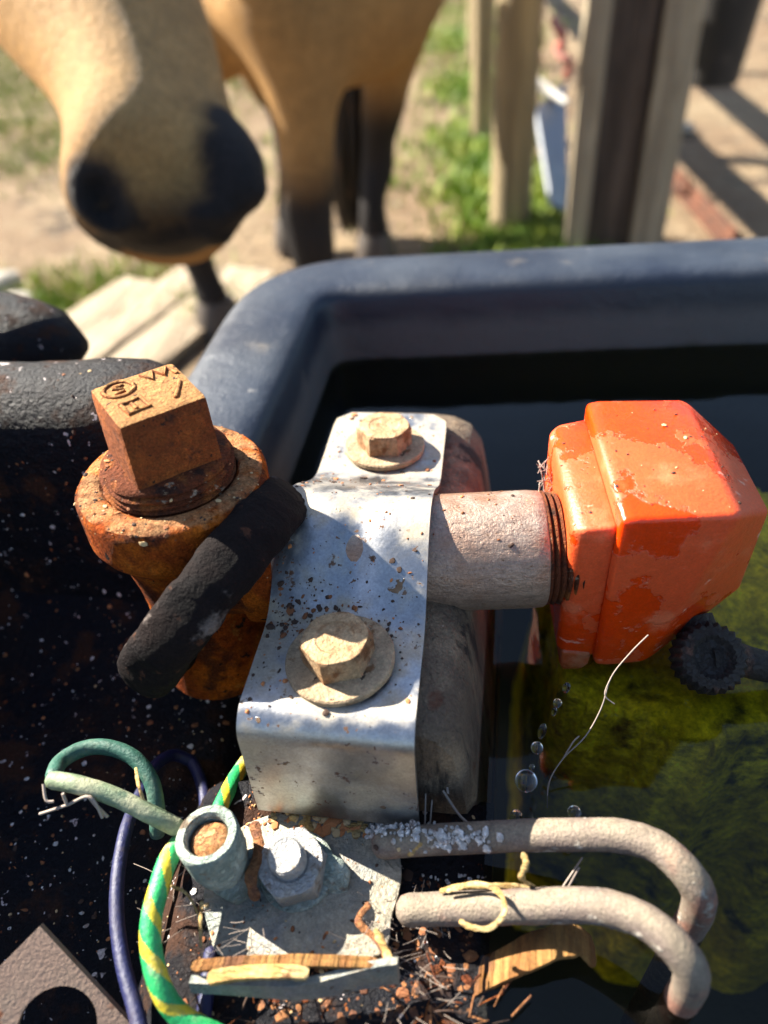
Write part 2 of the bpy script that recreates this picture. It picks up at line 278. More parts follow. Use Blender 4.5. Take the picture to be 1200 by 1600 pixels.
M['plate'] = mat('brown_plate', (.30,.20,.15), .7, .25, layers=[((.28,.20,.15), n_(s=60, lo=.42, hi=.62)), ((.20,.07,.03), n_(s=140, lo=.6, hi=.7, off=3)), ((.08,.05,.04), s_(s=400, size=.4, dens=.25))], bumps=[n_(s=1200, lo=.3, hi=.7, dist=.00012)], grain=[(1300,.2)])
M['chip'] = mat('dry_wood_chip', (.20,.080,.016), .85, layers=[((.28,.14,.036), dict(kind='noise', s=260, d=9, lo=.42, hi=.60, stretch=(1,.12,.12), rot=(0,0,-.4))), ((.12,.045,.014), dict(kind='noise', s=120, d=9, lo=.54, hi=.66, off=3, stretch=(1,.3,.3), rot=(0,0,-.4)))], bumps=[dict(kind='noise', s=400, stretch=(1,.1,.1), rot=(0,0,-.4), dist=.0009)], grain=[(1200,.25)])
M['straw'] = mat('dry_straw', (.42,.26,.08), .8, layers=[((.52,.38,.17), n_(s=160, d=9, lo=.42, hi=.6)), ((.19,.08,.025), n_(s=170, d=9, lo=.56, hi=.66, off=2))], bumps=[dict(kind='noise', s=600, stretch=(.15,1,1), dist=.0005)], grain=[(1300,.25)])
M['leaf_brown'] = mat('dead_leaf', (.30,.12,.04), .85, layers=[((.16,.06,.03), n_(s=160, lo=.5, hi=.65))], bumps=[n_(s=500, dist=.0006)])
M['crust'] = mat('mineral_crust', (.78,.75,.72), .95, layers=[((.55,.45,.40), n_(s=300, lo=.55, hi=.65))], bumps=[n_(s=800, dist=.0006)])
M['web'] = mat('web_thread', (.30,.24,.20), .8)
M['flake_a'] = mat('rust_flake', (.22,.08,.03), .9); M['flake_b'] = mat('dark_flake', (.055,.03,.02), .9); M['flake_c'] = mat('tan_flake', (.52,.36,.18), .9); M['flake_d'] = mat('orange_flake', (.45,.17,.06), .9)
M['serr'] = mat('dark_wet_brass', (.010,.007,.006), .6, .1, layers=[((.10,.04,.02), n_(s=120, lo=.55, hi=.68))], bumps=[n_(s=500, dist=.0004)])
M['algae'] = mat('algae', (.70,.57,.012), .9, layers=[((.88,.74,.02), n_(s=45, lo=.42, hi=.58)), ((.10,.10,.012), n_(s=60, lo=.54, hi=.68, off=3)), ((.5,.45,.12), n_(s=240, lo=.6, hi=.7, off=7))], bumps=[n_(s=200, lo=.2, hi=.8, dist=.0012)], grain=[(350,.5),(90,.4)])  # colours brightened to stand in for sunlight that never reaches the mat
M['dirt'] = mat('dirt', (.32,.21,.12), .95, layers=[((.44,.32,.19), n_(s=1.4, lo=.4, hi=.62)), ((.14,.095,.06), n_(s=6, lo=.52, hi=.66, off=3)), ((.46,.38,.25), n_(s=30, lo=.58, hi=.68, off=6)), ((.10,.07,.04), n_(s=55, lo=.60, hi=.7, off=9))], bumps=[n_(s=14, lo=.2, hi=.8, dist=.03), n_(s=70, dist=.012)])
M['grass'] = mat('grass_blade', (.16,.24,.03), .7, layers=[((.28,.31,.06), n_(s=3, lo=.42, hi=.62)), ((.42,.36,.14), n_(s=9, lo=.58, hi=.7, off=4))])
M['lush'] = mat('lush_grass_blade', (.14,.24,.025), .6, layers=[((.30,.36,.06), n_(s=7, lo=.42, hi=.62))])
M['sandslab'] = mat('pale_weathered_board', (.36,.29,.20), .9, layers=[((.24,.18,.12), dict(kind='noise', s=25, lo=.42, hi=.62, stretch=(1,.1,1)))], bumps=[dict(kind='noise', s=60, stretch=(1,.1,1), dist=.004)])
M['post'] = mat('round_post_timber', (.30,.23,.13), .85, layers=[((.40,.31,.17), dict(kind='noise', s=25, lo=.42, hi=.62, stretch=(1,1,.06))), ((.12,.09,.06), dict(kind='noise', s=40, lo=.56, hi=.66, off=3, stretch=(1,1,.05)))], bumps=[dict(kind='noise', s=60, stretch=(1,1,.05), dist=.004)])
M['plank_pale'] = mat('weathered_plank', (.33,.27,.19), .88, layers=[((.43,.36,.25), dict(kind='noise', s=30, lo=.42, hi=.62, stretch=(1,1,.05))), ((.14,.10,.07), dict(kind='noise', s=50, lo=.58, hi=.68, off=3, stretch=(1,1,.04)))], bumps=[dict(kind='noise', s=80, stretch=(1,1,.05), dist=.004)])
M['timber_dark'] = mat('stained_timber', (.085,.060,.045), .85, layers=[((.14,.10,.075), dict(kind='noise', s=30, lo=.42, hi=.62, stretch=(1,1,.05))), ((.03,.022,.02), dict(kind='noise', s=40, lo=.56, hi=.68, off=3, stretch=(1,1,.04)))], bumps=[dict(kind='noise', s=80, stretch=(1,1,.05), dist=.005)])
M['greyboard'] = mat('grey_board', (.20,.21,.22), .8, layers=[((.30,.30,.29), dict(kind='noise', s=20, lo=.45, hi=.65, stretch=(.1,.1,1)))], bumps=[dict(kind='noise', s=60, stretch=(.06,.06,1), dist=.003)])
M['sheet'] = mat('dull_sheet_metal', (.34,.36,.40), .5, .5, layers=[((.5,.5,.5), n_(s=12, lo=.5, hi=.7))])
M['white'] = mat('white_edge', (.75,.73,.68), .7)
M['angle'] = mat('rusty_angle_iron', (.14,.05,.024), .85, layers=[((.08,.035,.02), n_(s=30, lo=.45, hi=.6))], bumps=[n_(s=120, dist=.001)])
M['tub'] = mat('black_tub_rubber', (.018,.016,.015), .7, layers=[((.05,.04,.035), n_(s=20, lo=.5, hi=.7))])
M['rag'] = mat('faded_red_rag', (.45,.13,.09), .9, layers=[((.55,.30,.25), n_(s=30, lo=.5, hi=.65))])
M['stone'] = mat('pale_stone', (.48,.44,.38), .9, bumps=[n_(s=60, dist=.004)])
M['coat'] = mat('horse_coat', (.3,.2,.1), .75, attr='coat', bumps=[dict(kind='noise', s=260, lo=.2, hi=.8, dist=.002, stretch=(1,1,.25))], spec=.3, grain=[(260,.28),(60,.18),(12,.12)])
M['hair'] = mat('black_tail_hair', (.02,.014,.010), .6, layers=[((.10,.05,.025), dict(kind='noise', s=60, lo=.55, hi=.7, stretch=(1,1,.1)))])
M['hoof'] = mat('hoof_horn', (.06,.045,.035), .6)
M['eye'] = mat('dark_eye', (.01,.006,.004), .08)
def glassy(name, tint, rough=0.0):
    m = bpy.data.materials.new(name); m.use_nodes = True; N = m.node_tree.nodes; L = m.node_tree.links; N.clear()
    out = N.new('ShaderNodeOutputMaterial'); g = N.new('ShaderNodeBsdfGlass'); g.inputs[0].default_value = (*tint, 1); g.inputs['IOR'].default_value = 1.33; g.inputs['Roughness'].default_value = rough
    L.new(g.outputs[0], out.inputs[0]); return m
M['drop'] = glassy('clear_water', (1, 1, 1))
def watermat():
    m = bpy.data.materials.new('murky_water'); m.use_nodes = True; N = m.node_tree.nodes; L = m.node_tree.links; N.clear()
    out = N.new('ShaderNodeOutputMaterial'); tr = N.new('ShaderNodeBsdfTransparent'); tr.inputs[0].default_value = (.86, .84, .66, 1)
    gl = N.new('ShaderNodeBsdfGlossy'); gl.inputs['Roughness'].default_value = .015; gl.inputs[0].default_value = (1, 1, 1, 1)
    fr = N.new('ShaderNodeFresnel'); fr.inputs[0].default_value = 1.33; mx = N.new('ShaderNodeMixShader')
    tc = N.new('ShaderNodeTexCoord'); nz = N.new('ShaderNodeTexNoise'); nz.inputs['Scale'].default_value = 22; nz.inputs['Detail'].default_value = 2
    L.new(tc.outputs['Object'], nz.inputs['Vector']); bp = N.new('ShaderNodeBump'); bp.inputs['Distance'].default_value = .0007; L.new(nz.outputs['Fac'], bp.inputs['Height'])
    L.new(bp.outputs[0], gl.inputs['Normal']); L.new(bp.outputs[0], fr.inputs['Normal'])
    L.new(fr.outputs[0], mx.inputs[0]); L.new(tr.outputs[0], mx.inputs[1]); L.new(gl.outputs[0], mx.inputs[2]); L.new(mx.outputs[0], out.inputs[0]); return m
M['water'] = watermat()

# ------------------------------------------------------------------ ground
def ground_h(x, y): return .012*fnoise(x*2.2, y*2.2, 0)+.02*fnoise(x*.5, y*.5, 3)-.012
g = MB(); k = 110
def gc(i): t = i/k*2-1; return math.copysign(abs(t)**3.2*150+abs(t)*4, t)
xs = [gc(i)-.2 for i in range(k+1)]; ys = [gc(i)+2.2 for i in range(k+1)]
g.add([(x, y, ground_h(x, y) if abs(x)+abs(y) < 30 else -.01) for y in ys for x in xs], [(j*(k+1)+i, j*(k+1)+i+1, (j+1)*(k+1)+i+1, (j+1)*(k+1)+i) for j in range(k) for i in range(k)])
tag(g.build('ground', M['dirt'], origin=(0, 0, 0)), kind='structure')

# ------------------------------------------------------------------ water trough (world metres)
RZ = ZS-.006; WZ = ZS-.041                 # rim top, water level
tr = thing('water_trough', (0.15, .1, 0), 'large dark blue-black plastic water trough with thick rounded rim', 'trough')
def rounded(pts, rad, n=10):
    out = []; m = len(pts)
    for i in range(m):
        p0, p1, p2 = Vector(pts[i-1]), Vector(pts[i]), Vector(pts[(i+1) % m])
        a, b = (p0-p1).normalized(), (p2-p1).normalized(); r = rad[i]
        q0, q1 = p1+a*r, p1+b*r
        for j in range(n+1):
            t = j/n; out.append(q0*(1-t)**2+p1*2*t*(1-t)+q1*t*t)
    return out
def bend(p, r, n=12):                       # open path with rounded corners
    P = [Vector(q) for q in p]; out = [P[0]]
    for k in range(1, len(P)-1):
        a_, b_ = (P[k-1]-P[k]).normalized(), (P[k+1]-P[k]).normalized(); q0, q1 = P[k]+a_*r[k-1], P[k]+b_*r[k-1]
        out += [q0*(1-t_/n)**2+P[k]*2*(t_/n)*(1-t_/n)+q1*(t_/n)**2 for t_ in range(n+1)]
    return out+[P[-1]]
mid_ = bend([(-.108,.186),(-.108,.338),(.60,.408),(.60,-.30),(-.36,-.30)], [.036,.06,.06])
t = MB(); rs = []; half = []
for i in range(len(mid_)):
    tn = (mid_[min(i+1,len(mid_)-1)]-mid_[max(i-1,0)]).normalized(); nn = Vector((-tn.y, tn.x))      # outward
    wob = .0012*math.sin(i*.9); w_ = .0205
    rs.append([(mid_[i].x+nn.x*d_, mid_[i].y+nn.y*d_, z) for d_, z in [(w_-.012,.0),(w_-.004,RZ-.06),(w_-.001,RZ-.034),(w_+.003,RZ-.030),(w_+.0045,RZ-.012),(w_+.003,RZ-.005),(w_-.001,RZ-.001),(w_-.008,RZ+.0005+wob*.3),(-w_+.010,RZ+.001),(-w_+.0045,RZ-.0003),(-w_+.0015,RZ-.0022),(-w_,RZ-.0055),(-w_-.0015,RZ-.014),(-w_-.002,RZ-.025),(-w_-.003,RZ-.05),(-w_-.006,WZ-.08),(-w_-.010,WZ-.16),(-w_-.010,WZ-.166),(-w_+.002,WZ-.166)]])
    half.append((mid_[i].x-nn.x*.020, mid_[i].y-nn.y*.020))
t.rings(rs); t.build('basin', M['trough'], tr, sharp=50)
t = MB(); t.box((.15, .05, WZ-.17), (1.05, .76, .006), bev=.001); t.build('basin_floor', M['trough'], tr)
# ground of the dry compartment: one moulded sheet
def sm(a, b, x): q = min(1, max(0, (x-a)/(b-a))); return q*q*(3-2*q)
def floor_z(x, y):                          # mm
    shelf = -43-37*sm(94, 112, y)
    left = -64+16*sm(-150, -330, x)+22*sm(120, 170, y)**2
    w = sm(-92, -70, x); return left*(1-w)+shelf*w
b = MB(); nx, ny = 100, 80
X = [-330+(330+2)*i/nx for i in range(nx+1)]; Y = [-110+292*j/ny for j in range(ny+1)]
V = [A(x, y, floor_z(x, y)+1.3*fnoise(x*.04, y*.04, 1)+.5*fnoise(x*.2, y*.2, 5)) for y in Y for x in X]
n0 = len(V)
FS = [(j*(nx+1)+i, j*(nx+1)+i+1, (j+1)*(nx+1)+i+1, (j+1)*(nx+1)+i) for j in range(ny) for i in range(nx)]
edge = [i for i in range(nx+1)] + [j*(nx+1)+nx for j in range(1, ny+1)] + [ny*(nx+1)+i for i in range(nx-1, -1, -1)] + [j*(nx+1) for j in range(ny-1, 0, -1)]
for e_ in edge: V.append(Vector((V[e_].x, V[e_].y, ZS-.16)))
ne = len(edge)
for q in range(ne): FS.append((edge[q], edge[(q+1) % ne], n0+(q+1) % ne, n0+q))
b.add(V, FS); b.build('compartment_floor', M['black'], tr, sharp=60)
b = MB(); rs = []                           # rounded back wall of the compartment
WP = [(150,-90),(158,-55),(163,-30),(166,-10),(168,6),(169.5,17),(172,24.5),(177,30),(184,32.8),(192,32.5),(200,29.5),(206,24),(210,15),(213,0),(218,-40),(224,-90)]
for i in range(40):
    x = -340+236*i/39; q = max(0, (x+122)/18); sh = math.sqrt(max(.04, 1-q*q)); cy_ = 190
    dz = 2.2*math.sin(x*.021+2.3)+1.2*fnoise(x*.02, 1, 1)-6*sm(-175, -330, x)
    rs.append([A(x, cy_+(y-cy_)*(.35+.65*sh), (z+dz if z > 0 else z)-8*(1-sh)+.5*fnoise(x*.08, y*.08, z*.08)) for y, z in WP])
b.rings(rs); b.build('compartment_wall', M['black'], tr, sharp=60)
b = MB(); rs = []  # unseen left wall, added to shade the compartment floor
for i in range(30):
    y = -110+318*i/29; q = max(0, (y-195)/14); sh = math.sqrt(max(.04, 1-q*q))
    rs.append([A(-236+xx*sh, y, z+fnoise(1, y*.02, 2)) for xx, z in [(34,-90),(29,-40),(26,10),(24,40),(19,50),(10,54),(-8,54),(-18,50),(-23,40),(-26,0),(-30,-90)]])
b.rings(rs); b.build('compartment_shade_wall', M['black'], tr, sharp=60)
# rear hump of the compartment moulding
hm = MB(); rs = []
for i in range(14):
    q = i/13; x = -330+150*q; r = 25*math.sqrt(max(.02, 1-q**6))
    rs.append([A(x, 262+r*1.0*math.cos(p), -2+r*math.sin(p)) for p in [2*math.pi*j/24 for j in range(24)]])
hm.rings(rs); hm.build('hump', M['black'], tr, sharp=50)
# divider wall that carries the strap
d = MB(); rs = []
for y, s2, zt in [(91.5,.80,-8),(92,.93,-4.5),(96,1,-2.2),(112,1,-2),(160,1,-2),(205,1,-2),(216,.99,-3),(224,.95,-7),(229,.86,-14)]:
    pr = [(-57,-95),(-56,-40),(-55,-10),(-52,-2),(-46,0),(-24,0),(-17,-1),(-11,-4),(-7,-10),(-5,-22),(-2,-45),(3,-95)]
    rs.append([A(-32+(x+32)*s2, y, zt+z) for x, z in pr])
d.rings(rs); d.build('divider_wall', M['divider'], tr, sharp=45)
# water and algae
w = MB(); wp = [(x, y, WZ) for x, y in half if y > .15 or x > .3]; wp = [q for q in wp if q[1] > -.25]+[(.58,-.28,WZ),(.0,-.28,WZ),(.0,.1815,WZ),(wp[0][0],.1815,WZ)]
w.add(wp, [list(reversed(range(len(wp))))]); tag(w.build('water', M['water'], smooth=False, recalc=False), kind='structure')
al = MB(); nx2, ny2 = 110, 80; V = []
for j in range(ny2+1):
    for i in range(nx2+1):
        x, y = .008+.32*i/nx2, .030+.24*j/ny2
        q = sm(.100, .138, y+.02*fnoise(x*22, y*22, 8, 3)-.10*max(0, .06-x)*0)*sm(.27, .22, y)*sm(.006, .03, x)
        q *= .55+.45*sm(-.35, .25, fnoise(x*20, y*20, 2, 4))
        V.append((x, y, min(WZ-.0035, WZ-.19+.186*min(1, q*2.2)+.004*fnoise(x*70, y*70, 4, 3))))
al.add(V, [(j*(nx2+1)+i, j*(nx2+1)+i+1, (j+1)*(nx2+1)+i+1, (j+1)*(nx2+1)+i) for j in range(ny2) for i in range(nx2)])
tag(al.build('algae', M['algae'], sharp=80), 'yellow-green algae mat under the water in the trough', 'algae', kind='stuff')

# ------------------------------------------------------------------ pipe strap with bolts
PD = Vector((math.cos(math.radians(7.5)), math.sin(math.radians(7.5)), 0))       # pipe direction
PO = A(0, 149.6, -1.2); MM = .001
def onpipe(s): return PO+PD*s*MM
clamp = thing('pipe_clamp', A(-38, 150, 0), 'bent stainless strap over the pipe held by two dusty hex bolts', 'pipe clamp')
prof = [(212.5,.0)]
prof += [(212.5-31*i/8, 0) for i in range(1, 9)]
hc, hr = 146.0, 21.0
for i in range(25):                        # hump with long soft shoulders
    y = 181-67*i/24; d_ = y-145; q = min(1, abs(d_)/(36 if d_ > 0 else 31)); prof.append((y, 17.6*math.cos(math.pi/2*q)**2))
prof += [(112-18*i/6, 0) for i in range(0, 7)]
br = 7.0
for i in range(1, 10):
    p = math.pi/2*i/9; prof.append((94-br*math.sin(p), -br+br*math.cos(p)))
prof += [(87.0-.4*i, -7-29*i/6) for i in range(1, 7)]
PR = []; [PR.append(p) for p in prof if not PR or abs(p[0]-PR[-1][0])+abs(p[1]-PR[-1][1]) > .3]
def strap_edges(y, i):
    q = (212-y)/125; xl = -58.2-.9*q; xr = -19.4+2.6*q
    if y > 206:                            # rounded far corners
        c = (y-206)/6.5; c = 5*(1-math.sqrt(max(0, 1-c*c))); xl += c; xr -= c
    return xl, xr
NX = 26; top = []; 
for i, (y, z) in enumerate(PR):
    p0 = PR[max(i-1, 0)]; p1 = PR[min(i+1, len(PR)-1)]
    tn = Vector((0, p1[0]-p0[0], p1[1]-p0[1])).normalized(); nn = Vector((0, tn.z, -tn.y)); 
    if nn.z < 0 and z > -5: nn = -nn
    if z <= -5 and nn.y > 0: nn = -nn
    row = []
    for j in range(NX+1):
        xl, xr = strap_edges(y, i); x = xl+(xr-xl)*j/NX
        dent = -2.2*math.exp(-((x+37)/4.5)**2-((y-134+(x+37)*.15)/10)**2) - .5*math.exp(-((x+30)/9)**2-((y-150)/6)**2)
        wv = .16*fnoise(x*.05, y*.05, 2)*(1 if z > -2 else .3)
        row.append((A(x, y, z)+nn*(dent+wv+.8)*MM, A(x, y, z)+nn*(dent+wv-.8)*MM))
    top.append(row)
st = MB(); rs = []
for row in top: rs.append([r[0] for r in row]+[r[1] for r in reversed(row)])
st.rings(rs); strap = st.build('strap', M['steel'], clamp, sharp=40)
def hexhead(c, zdir, rot, af, h, name, parent, m, cham=.12):
    mt = frame(c, zdir); r = af/math.sqrt(3); mb = MB()
    def hexr(q, z): return [mt @ Vector((q*r*math.cos(rot+math.pi/3*j), q*r*math.sin(rot+math.pi/3*j), z)) for j in range(6)]
    def mix(q, z, f):   # between hexagon and circle
        out = []
        for j in range(36):
            th = 2*math.pi*j/36; kk = (th % (math.pi/3))-math.pi/6; hx = r*math.cos(math.pi/6)/math.cos(kk)
            rr = min(hx, q*r) ; out.append(mt @ Vector((rr*math.cos(th+rot), rr*math.sin(th+rot), z)))
        return out
    mb.rings([mix(1.0, 0, 0), mix(1.0, h*.80, 0), mix(.965, h*.9, 0), mix(.90, h*.985, 0), mix(.82, h, 0), mix(.55, h*1.0, 0), mix(.5, h*.965, 0)])
    return mb.build(name, m, parent, sharp=22)
def washer(c, zdir, ro, ri, h, parent, m, name='washer'):
    mb = MB(); mb.lathe([(ri*MM, 0), (ro*MM, 0), ((ro)*MM, h*.75*MM), ((ro-.4)*MM, h*MM), (ri*MM, h*MM)], 56, frame(c, zdir), caps=(False, False), wob=.01)
    return mb.build(name, m, parent, sharp=30)
for (x, y, tx, ty, rot, ro) in ((-38.6, 192.5, .03, .07, .12, 13.2), (-37.2, 106.5, -.05, .02, .30, 13.6)):
    zd = Vector((tx, ty, 1)).normalized(); c = A(x, y, .9)
    washer(c, zd, ro, 5.2, 1.7, clamp, M['washer'])
    hexhead(c+zd*1.75*MM, zd, rot, 15.6*MM, 7.2*MM, 'bolt', clamp, M['bolt'])

# ------------------------------------------------------------------ galvanised pipe and its rusty thread
pp = thing('galvanised_pipe', onpipe(-10), 'short grey galvanised pipe stub between the strap and the orange cap', 'pipe')
m_ = MB(); f0 = frame(onpipe(-66), PD, (0, 0, 1))
m_.lathe([(16.4*MM, 0), (16.6*MM, .02), (16.7*MM, .0745), (16.4*MM, .0775), (15.6*MM, .0785)], 64, f0, wob=.012); m_.build('pipe_wall', M['galv'], pp, sharp=40)
m_ = MB(); pr = [(14*MM, 0)]
for i in range(7): pr += [((16.0-.15*i)*MM, (.2+i*1.7)*MM), ((16.2-.15*i)*MM, (.7+i*1.7)*MM), ((14.9-.15*i)*MM, (1.3+i*1.7)*MM)]
m_.lathe(pr+[(13*MM, .0135)], 56, frame(onpipe(12), PD), wob=.03); m_.build('thread', M['rust_dark'], pp, sharp=60)

# ------------------------------------------------------------------ rusty tee with square-head plug
TX, TY = -87.0, 140.0
tee = thing('pipe_tee', A(TX, TY, -46), 'rusty iron tee fitting with a square headed plug screwed into its top', 'pipe fitting')
tilt = Vector((.02, .035, 1)).normalized(); tf = frame(A(TX, TY, 0), tilt, (1, 0, 0))
m_ = MB()
m_.lathe([(14,-44),(17.4,-46),(18.4,-44.5),(18.6,-32),(18.0,-29.5),(17.2,-27.5),(16.8,-20),(16.6,-12),(17.2,-4),(18.8,5),(20.6,10.5),(22.4,13.4),(24.2,15.2),(25.0,16.6),(25.2,17.6),(25.25,27),(25.0,28.2),(24.2,29.3),(23.3,29.8),(20.5,30.2),(18.4,30.0),(17.6,29.5),(17.1,28.3),(16.8,25),(10,25)], 96, tf @ Matrix.Scale(.001, 4), wob=.012)
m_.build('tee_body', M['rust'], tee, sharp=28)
m_ = MB(); m_.lathe([(15,-4),(17.4,0),(17.4,14),(17.8,16),(19.6,17),(20,18),(20,25),(19.4,26),(15,26)], 56, frame(A(TX, TY, 0), PD) @ Matrix.Scale(.001, 4), wob=.015); m_.build('branch', M['rust'], tee, sharp=60)
plug = MB(); pr = [(15,20)]
for i in range(4): pr += [(16.7,27.6+i*1.75),(17.3,28.1+i*1.75),(17.2,28.4+i*1.75),(15.5,29.1+i*1.75)]
pr += [(16.6,34.9),(16.3,35.9),(14.8,36.6),(11,36.8)]
plug.lathe(pr, 72, tf @ Matrix.Scale(.001, 4), wob=.03)
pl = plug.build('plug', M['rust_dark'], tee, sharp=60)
q0, q1, q3, q2 = atz(142,609,57), atz(265,563,57), atz(190,669,57), atz(321,614,57)
cx = (q0+q1+q2+q3)/4; ex = (q1-q0).normalized()
tz = tilt
tf2 = frame(A(TX, TY, 0), tz, ex)
SQ = 22.0
sq = MB(); sq.box((0, 0, 0), (SQ, SQ, 22), bev=1.5, taper=1.04)
sq.v = [tf2 @ (Vector((v.x, v.y, v.z+43.6))*MM) for v in sq.v]
bm_ = sq
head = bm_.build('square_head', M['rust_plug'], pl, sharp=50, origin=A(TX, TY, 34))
head.location = A(TX, TY, 34)-(tee.location+pl.location)
def onface(a_, b_, h=0): return tf2 @ (Vector(((a_-.5)*SQ, (.5-b_)*SQ, 54.6+h))*MM)
def mark(pts, name, r=.55, closed=False):
    mb = MB(); P = [onface(*p) for p in pts]
    mb.tube(P, r*MM, 8, roundend=True); o = mb.build(name, M['rust_plug'], pl, sharp=80); o.location = o.location-pl.location+Vector((0,0,0)); return o
def fixparent(o, parent):                   # origin given in world; parent chain of two
    return o
cm = []
ci = [(.27+.17*math.cos(2*math.pi*i/20), .24+.17*math.sin(2*math.pi*i/20)) for i in range(21)]
for pts, r in ((ci, .55), ([(.33,.17),(.25,.16),(.22,.21),(.31,.26),(.31,.31),(.22,.32)], .5), ([(.17,.58),(.40,.55),(.42,.80),(.19,.83),(.17,.58)], .6), ([(.28,.63),(.29,.74)], .5),
               ([(.58,.10),(.66,.28),(.72,.10),(.80,.28),(.88,.10)], .55), ([(.90,.12),(.93,.30)], .5), ([(.72,.80),(.88,.52)], .6)):
    mb = MB(); mb.tube([onface(p[0], p[1], -.1) for p in pts], r*1.25*MM, 8, roundend=True, wob=.3)
    P = np.array([tuple(v) for v in mb.v]); org = Vector(P.mean(0)); o = mb.build('cast_mark', M['rust_plug'], pl, sharp=80, origin=org); o.location = org-(tee.location+pl.location)

# ------------------------------------------------------------------ black rubber ring looped over the tee
ring = MB(); c0 = A(-76.2, 128.6, .4); dv = Vector((.576, .617, .536)); rv_ = (c0-CP).normalized(); rv_ = Vector((-.36, .62, -.70)); rv_ = (rv_-dv*rv_.dot(dv)).normalized()
rv_ = (rv_+Vector((.05,-.03,-.01))).normalized(); rv_ = (rv_-dv*rv_.dot(dv)).normalized(); nv = dv.cross(rv_)
rs = []
for i in range(120):
    t_ = 2*math.pi*i/120; c = c0+dv*(.0292*math.cos(t_))+rv_*(.027*math.sin(t_)); rad = (dv*math.cos(t_)+rv_*math.sin(t_)).normalized()
    ww = 1+.05*fnoise(math.cos(t_)*2, math.sin(t_)*2, 5)
    sq_ = lambda q: math.copysign(abs(q)**.72, q)
    wb = 1+.10*fnoise(math.cos(t_)*5, math.sin(t_)*5, 9)
    rs.append([c+(rad*.0052*sq_(math.sin(p))+nv*.0078*sq_(math.cos(p))*wb)*ww+rad*.0007*fnoise(math.cos(t_)*9, math.sin(t_)*9, p) for p in [2*math.pi*j/28 for j in range(28)]])
ring.rings(rs, closed=True); tag(ring.build('rubber_ring', M['rubber'], sharp=70), 'thick dusty black rubber ring looped diagonally round the rusty tee', 'rubber ring')

# ------------------------------------------------------------------ orange float valve cap
cap = thing('float_cap', onpipe(38), 'wet orange plastic float cap with faceted end on the galvanised pipe', 'float cap')
CD = Vector((math.cos(math.radians(6.5)), math.sin(math.radians(6.5)), 0)); CY = Vector((-CD.y, CD.x, 0)); CZ = Vector((0, 0, 1))
cc = A(0, 157.5, -.5) - CY*0; cc = cc - CD*((cc-A(0,157,0)).dot(CD))
def cp(x, y, z): return cc+CD*x*MM+CY*y*MM+CZ*z*MM       # x along the pipe (mm from x=0), y away, z up
def octo(sec, x, hy, hz, ch): 
    return [cp(x, yy, zz) for yy, zz in [(-hy, -hz+ch), (-hy+ch, -hz), (hy-ch, -hz), (hy, -hz+ch), (hy, hz-ch), (hy-ch, hz), (-hy+ch, hz), (-hy, hz-ch)]]
def hull(rs, name, parent, m, bev=.0012, seg=3):
    bm = bmesh.new(); V = [[bm.verts.new(p) for p in r] for r in rs]; n = len(rs[0])
    for i in range(len(rs)-1):
        for j in range(n): bm.faces.new((V[i][j], V[i][(j+1) % n], V[i+1][(j+1) % n], V[i+1][j]))
    bm.faces.new(list(reversed(V[0]))); bm.faces.new(V[-1]); bmesh.ops.recalc_face_normals(bm, faces=bm.faces)
    bmesh.ops.bevel(bm, geom=[e_ for e_ in bm.edges if e_.calc_face_angle(0) > .25], offset=bev, segments=seg, profile=.5, affect='EDGES', clamp_overlap=True)
    bm.verts.index_update(); mb = MB(); mb.add([v.co.copy() for v in bm.verts], [[v.index for v in f.verts] for f in bm.faces]); bm.free()
    return mb.build(name, m, parent, sharp=30)
def box4(x, hy, hz, oy=0, oz=0): return [cp(x, -hy+oy, -hz+oz), cp(x, hy+oy, -hz+oz), cp(x, hy+oy, hz+oz), cp(x, -hy+oy, hz+oz)]
shear = lambda r, k: [q-CD*k*MM if i in (0, 1) else q for i, q in enumerate(r)]
hull([box4(26.2, 25.6, 28.6, 0, -3), box4(30, 25.6, 29.2, 0, -3), shear(box4(54, 24.9, 28.8, 0, -3), 13), box4(68, 14.0, 15.0, 2, 0)], 'cap_body', cap, M['orange'], .0016)
hull([box4(15.8, 21.0, 23.4, 0, -5.0), box4(18.0, 22.5, 25.0, 0, -4.8), box4(26.6, 23.2, 26.0, 0, -4.6)], 'cap_flange', cap, M['orange'], .0012)
hull([box4(24.6, 21, 21, .5), box4(26.6, 21, 21, .5)], 'gasket', cap, M['orange_dark'], .0003)
def boxz(z, x0, x1, y0, y1): return [cp(x0, y0, z), cp(x1, y0, z), cp(x1, y1, z), cp(x0, y1, z)]
hull([boxz(-40.5, 19.5, 22.5, -19, -14), boxz(-39, 18.2, 24.0, -21.5, -10), boxz(-35, 17.2, 25.5, -23.0, -3), boxz(-28, 17.0, 26.0, -23.2, 4)], 'drip_lip', cap, M['orange_dark'], .0011)

